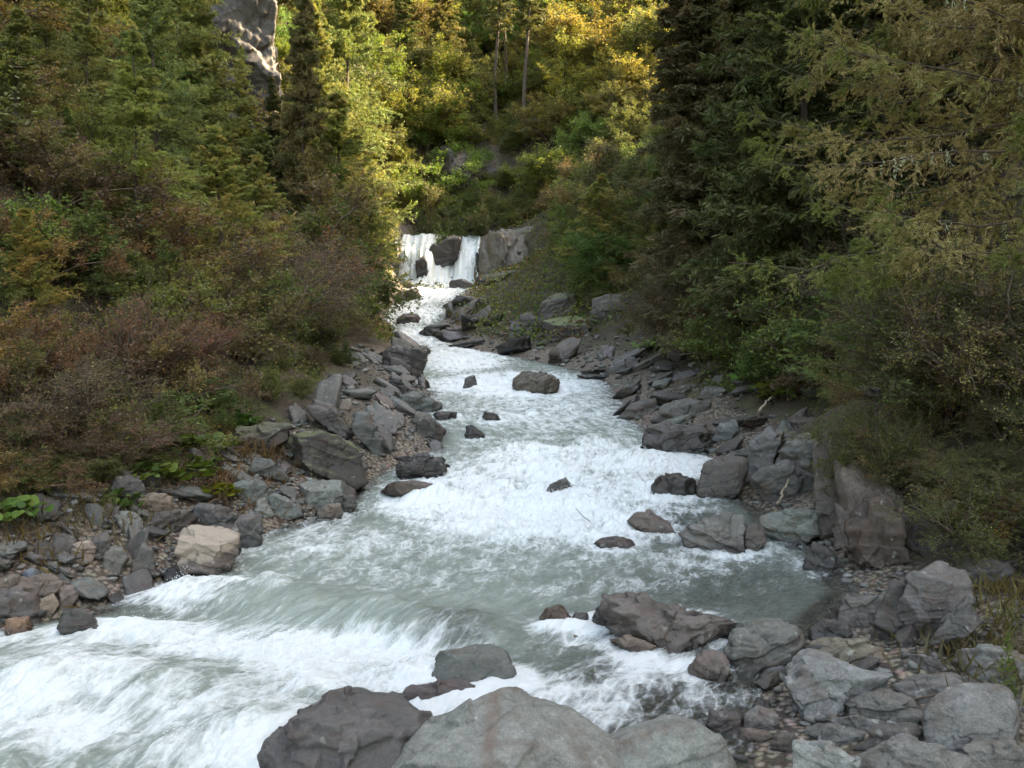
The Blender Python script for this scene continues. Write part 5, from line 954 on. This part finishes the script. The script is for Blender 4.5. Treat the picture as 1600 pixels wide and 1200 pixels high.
p('leafB', 20, 12.6, 700, 'small russet shrub cut by the left edge near the shore', 'shrub', G2, 1.7, (1, .9, .8))
bur(345, 775, 'yellow-green plant at the edge of the left rocks', .8, (1.3, 1.0, .6), 'but2')

# ------------------------------------------------------------------ ground cover (uncountable)
def cover(name, n, yr, ef, size, cols, label, seed, hmax=.35, elong=2.2, up=.5, clump=.9):
    r = np.random.default_rng(seed); y = yr[0] * (yr[1] / yr[0]) ** r.random(n); side = r.random(n) < ef[2]; e = ef[0] + (ef[1] - ef[0]) * r.random(n); e = e * (1 + y * .02)
    x = np.where(side, xl(y) - e, xr(y) + e); q = xyz(x, y); k = vnoise(q * clump, seed) + .5 * vnoise(q * clump * 3, seed + 1) > -.15; x, y, q, e = x[k], y[k], q[k], e[k]
    hh = hmax * r.random(len(x)) ** 1.5 * (1 + y * .02); z = hfun(x, y) + hh; sz = size * (1 + y * .03)
    P = np.stack([x, y, z], 1); LV, LF = leaves(P, sz, elong, up, r=r); cid = (np.floor(x * 1.2).astype(int) * 31 + np.floor(y * 1.2).astype(int) * 17) % 97; c = pal(cols, len(P), r, cid)
    me = mesh_np(name, LV, [LF], M_leaf, False, colors=np.repeat(c, 4, 0)); tag(obj(name, me), label, name.replace('_', ' '), kind='stuff')
cover('undergrowth', 150000, (10.5, 45), (1.9, 11, .55), .05, GRN[:3] + MIXB, 'low herbs, leaves and moss covering both banks', 301)
def back_cover():
    r = np.random.default_rng(310); n = 170000; y = r.uniform(45, 130, n); x = r.uniform(-.62, .45, n) * y; e = np.maximum(xl(y) - x, x - xr(y)); k = (e > 1.2) | (y > 83); x, y = x[k], y[k]
    P = np.stack([x, y, hfun(x, y) + .9 * r.random(len(x)) ** 1.5], 1); LV, LF = leaves(P, .22, 1.8, .4, r=r); cid = (np.floor(x * .5).astype(int) * 31 + np.floor(y * .5).astype(int) * 17) % 97
    me = mesh_np('hillside_growth', LV, [LF], M_leaf, False, colors=np.repeat(pal(YG[:3] + GRN + MIXB[:3], len(P), r, cid), 4, 0)); tag(obj('hillside_growth', me), 'low growth covering the far slopes between trees', 'hillside growth', kind='stuff')
back_cover()
def grass():
    r = np.random.default_rng(320); V = []; Cs = []
    for px, row, n, sp, col in [(1590, 985, 220, .35, (.12, .11, .04)), (1590, 930, 260, .35, (.15, .115, .04)), (150, 800, 250, .5, (.10, .08, .035)), (400, 700, 700, .5, (.12, .075, .035)), (30, 855, 180, .4, (.12, .08, .03)), (1560, 1040, 400, .35, (.12, .10, .05)), (840, 470, 300, 1.6, (.10, .13, .03)), (900, 490, 300, 1.4, (.13, .16, .03)), (1130, 600, 300, 1.0, (.12, .09, .04)), (350, 760, 400, .5, (.14, .08, .04))]:
        bx, by, _ = hit(px, row); x = bx + r.normal(0, sp, n); y = by + r.normal(0, sp, n); z = hfun(x, y); L = r.uniform(.12, .35, n) * (1 + by * .01); a = r.uniform(0, 6.28, n); b = np.stack([x, y, z - .02], 1)
        d = norm(np.stack([np.cos(a) * .45, np.sin(a) * .45, 1 + 0 * a], 1)); ln, lf = leaves(b + d * L[:, None] * .5, .30 * (1 + by * .01), 16, 0, axis=d, r=r, jit=.3)
        V.append(ln); Cs.append(np.repeat(np.array([col]) * r.uniform(.6, 1.5, (n, 1)), 4, 0))
    V = np.concatenate(V); n = len(V) // 4; me = mesh_np('grass', V, [np.arange(n * 4).reshape(n, 4)], M_leaf, False, colors=np.concatenate(Cs)); tag(obj('grass', me), 'dry golden and green grass tufts along both banks', 'grass', kind='stuff')
grass()

# ------------------------------------------------------------------ driftwood
def stick(a, b, rad, label, mat=M_drift):
    """a, b = ((px,row), metres above the surface)"""
    x0, y0, z0 = hit(*a[0]); x1, y1, z1 = b; p0 = np.array([x0, y0, z0 + a[1]]); p1 = p0 + np.array(b); r = np.random.default_rng(int(x0 * 100) % 1000 + 5)
    t = np.linspace(0, 1, 9)[:, None]; n = p0 + (p1 - p0) * t + r.normal(size=(9, 3)) * rad * .7; v, f = tube_chain(n[None] - p0, rad, rad * .55, 7)
    tag(obj('driftwood_stick', mesh_np('driftwood_stick', v, [f], mat), loc=tuple(p0)), label, 'driftwood', 'driftwood on the banks')
stick(((935, 824), -.05), (-.38, .1, .34), .009, 'thin bare stick poking out of the foam in midstream', M_twig)
stick(((618, 660), .15), (-.45, .5, .35), .035, 'pale bleached stick lying on the dark slabs of the left bank')
stick(((1214, 800), .12), (.25, .2, .42), .028, 'pale broken branch leaning behind the pale green boulder')
stick(((1186, 655), .2), (.45, .5, .3), .04, 'weathered stick among the grey rocks of the right bank')
stick(((1385, 1110), .06), (.9, .25, .03), .012, 'thin twig lying between the boulders of the gravel shore', M_twig)
print('objects', len(bpy.data.objects), 'rocks', len(ROCKS), len(spots))
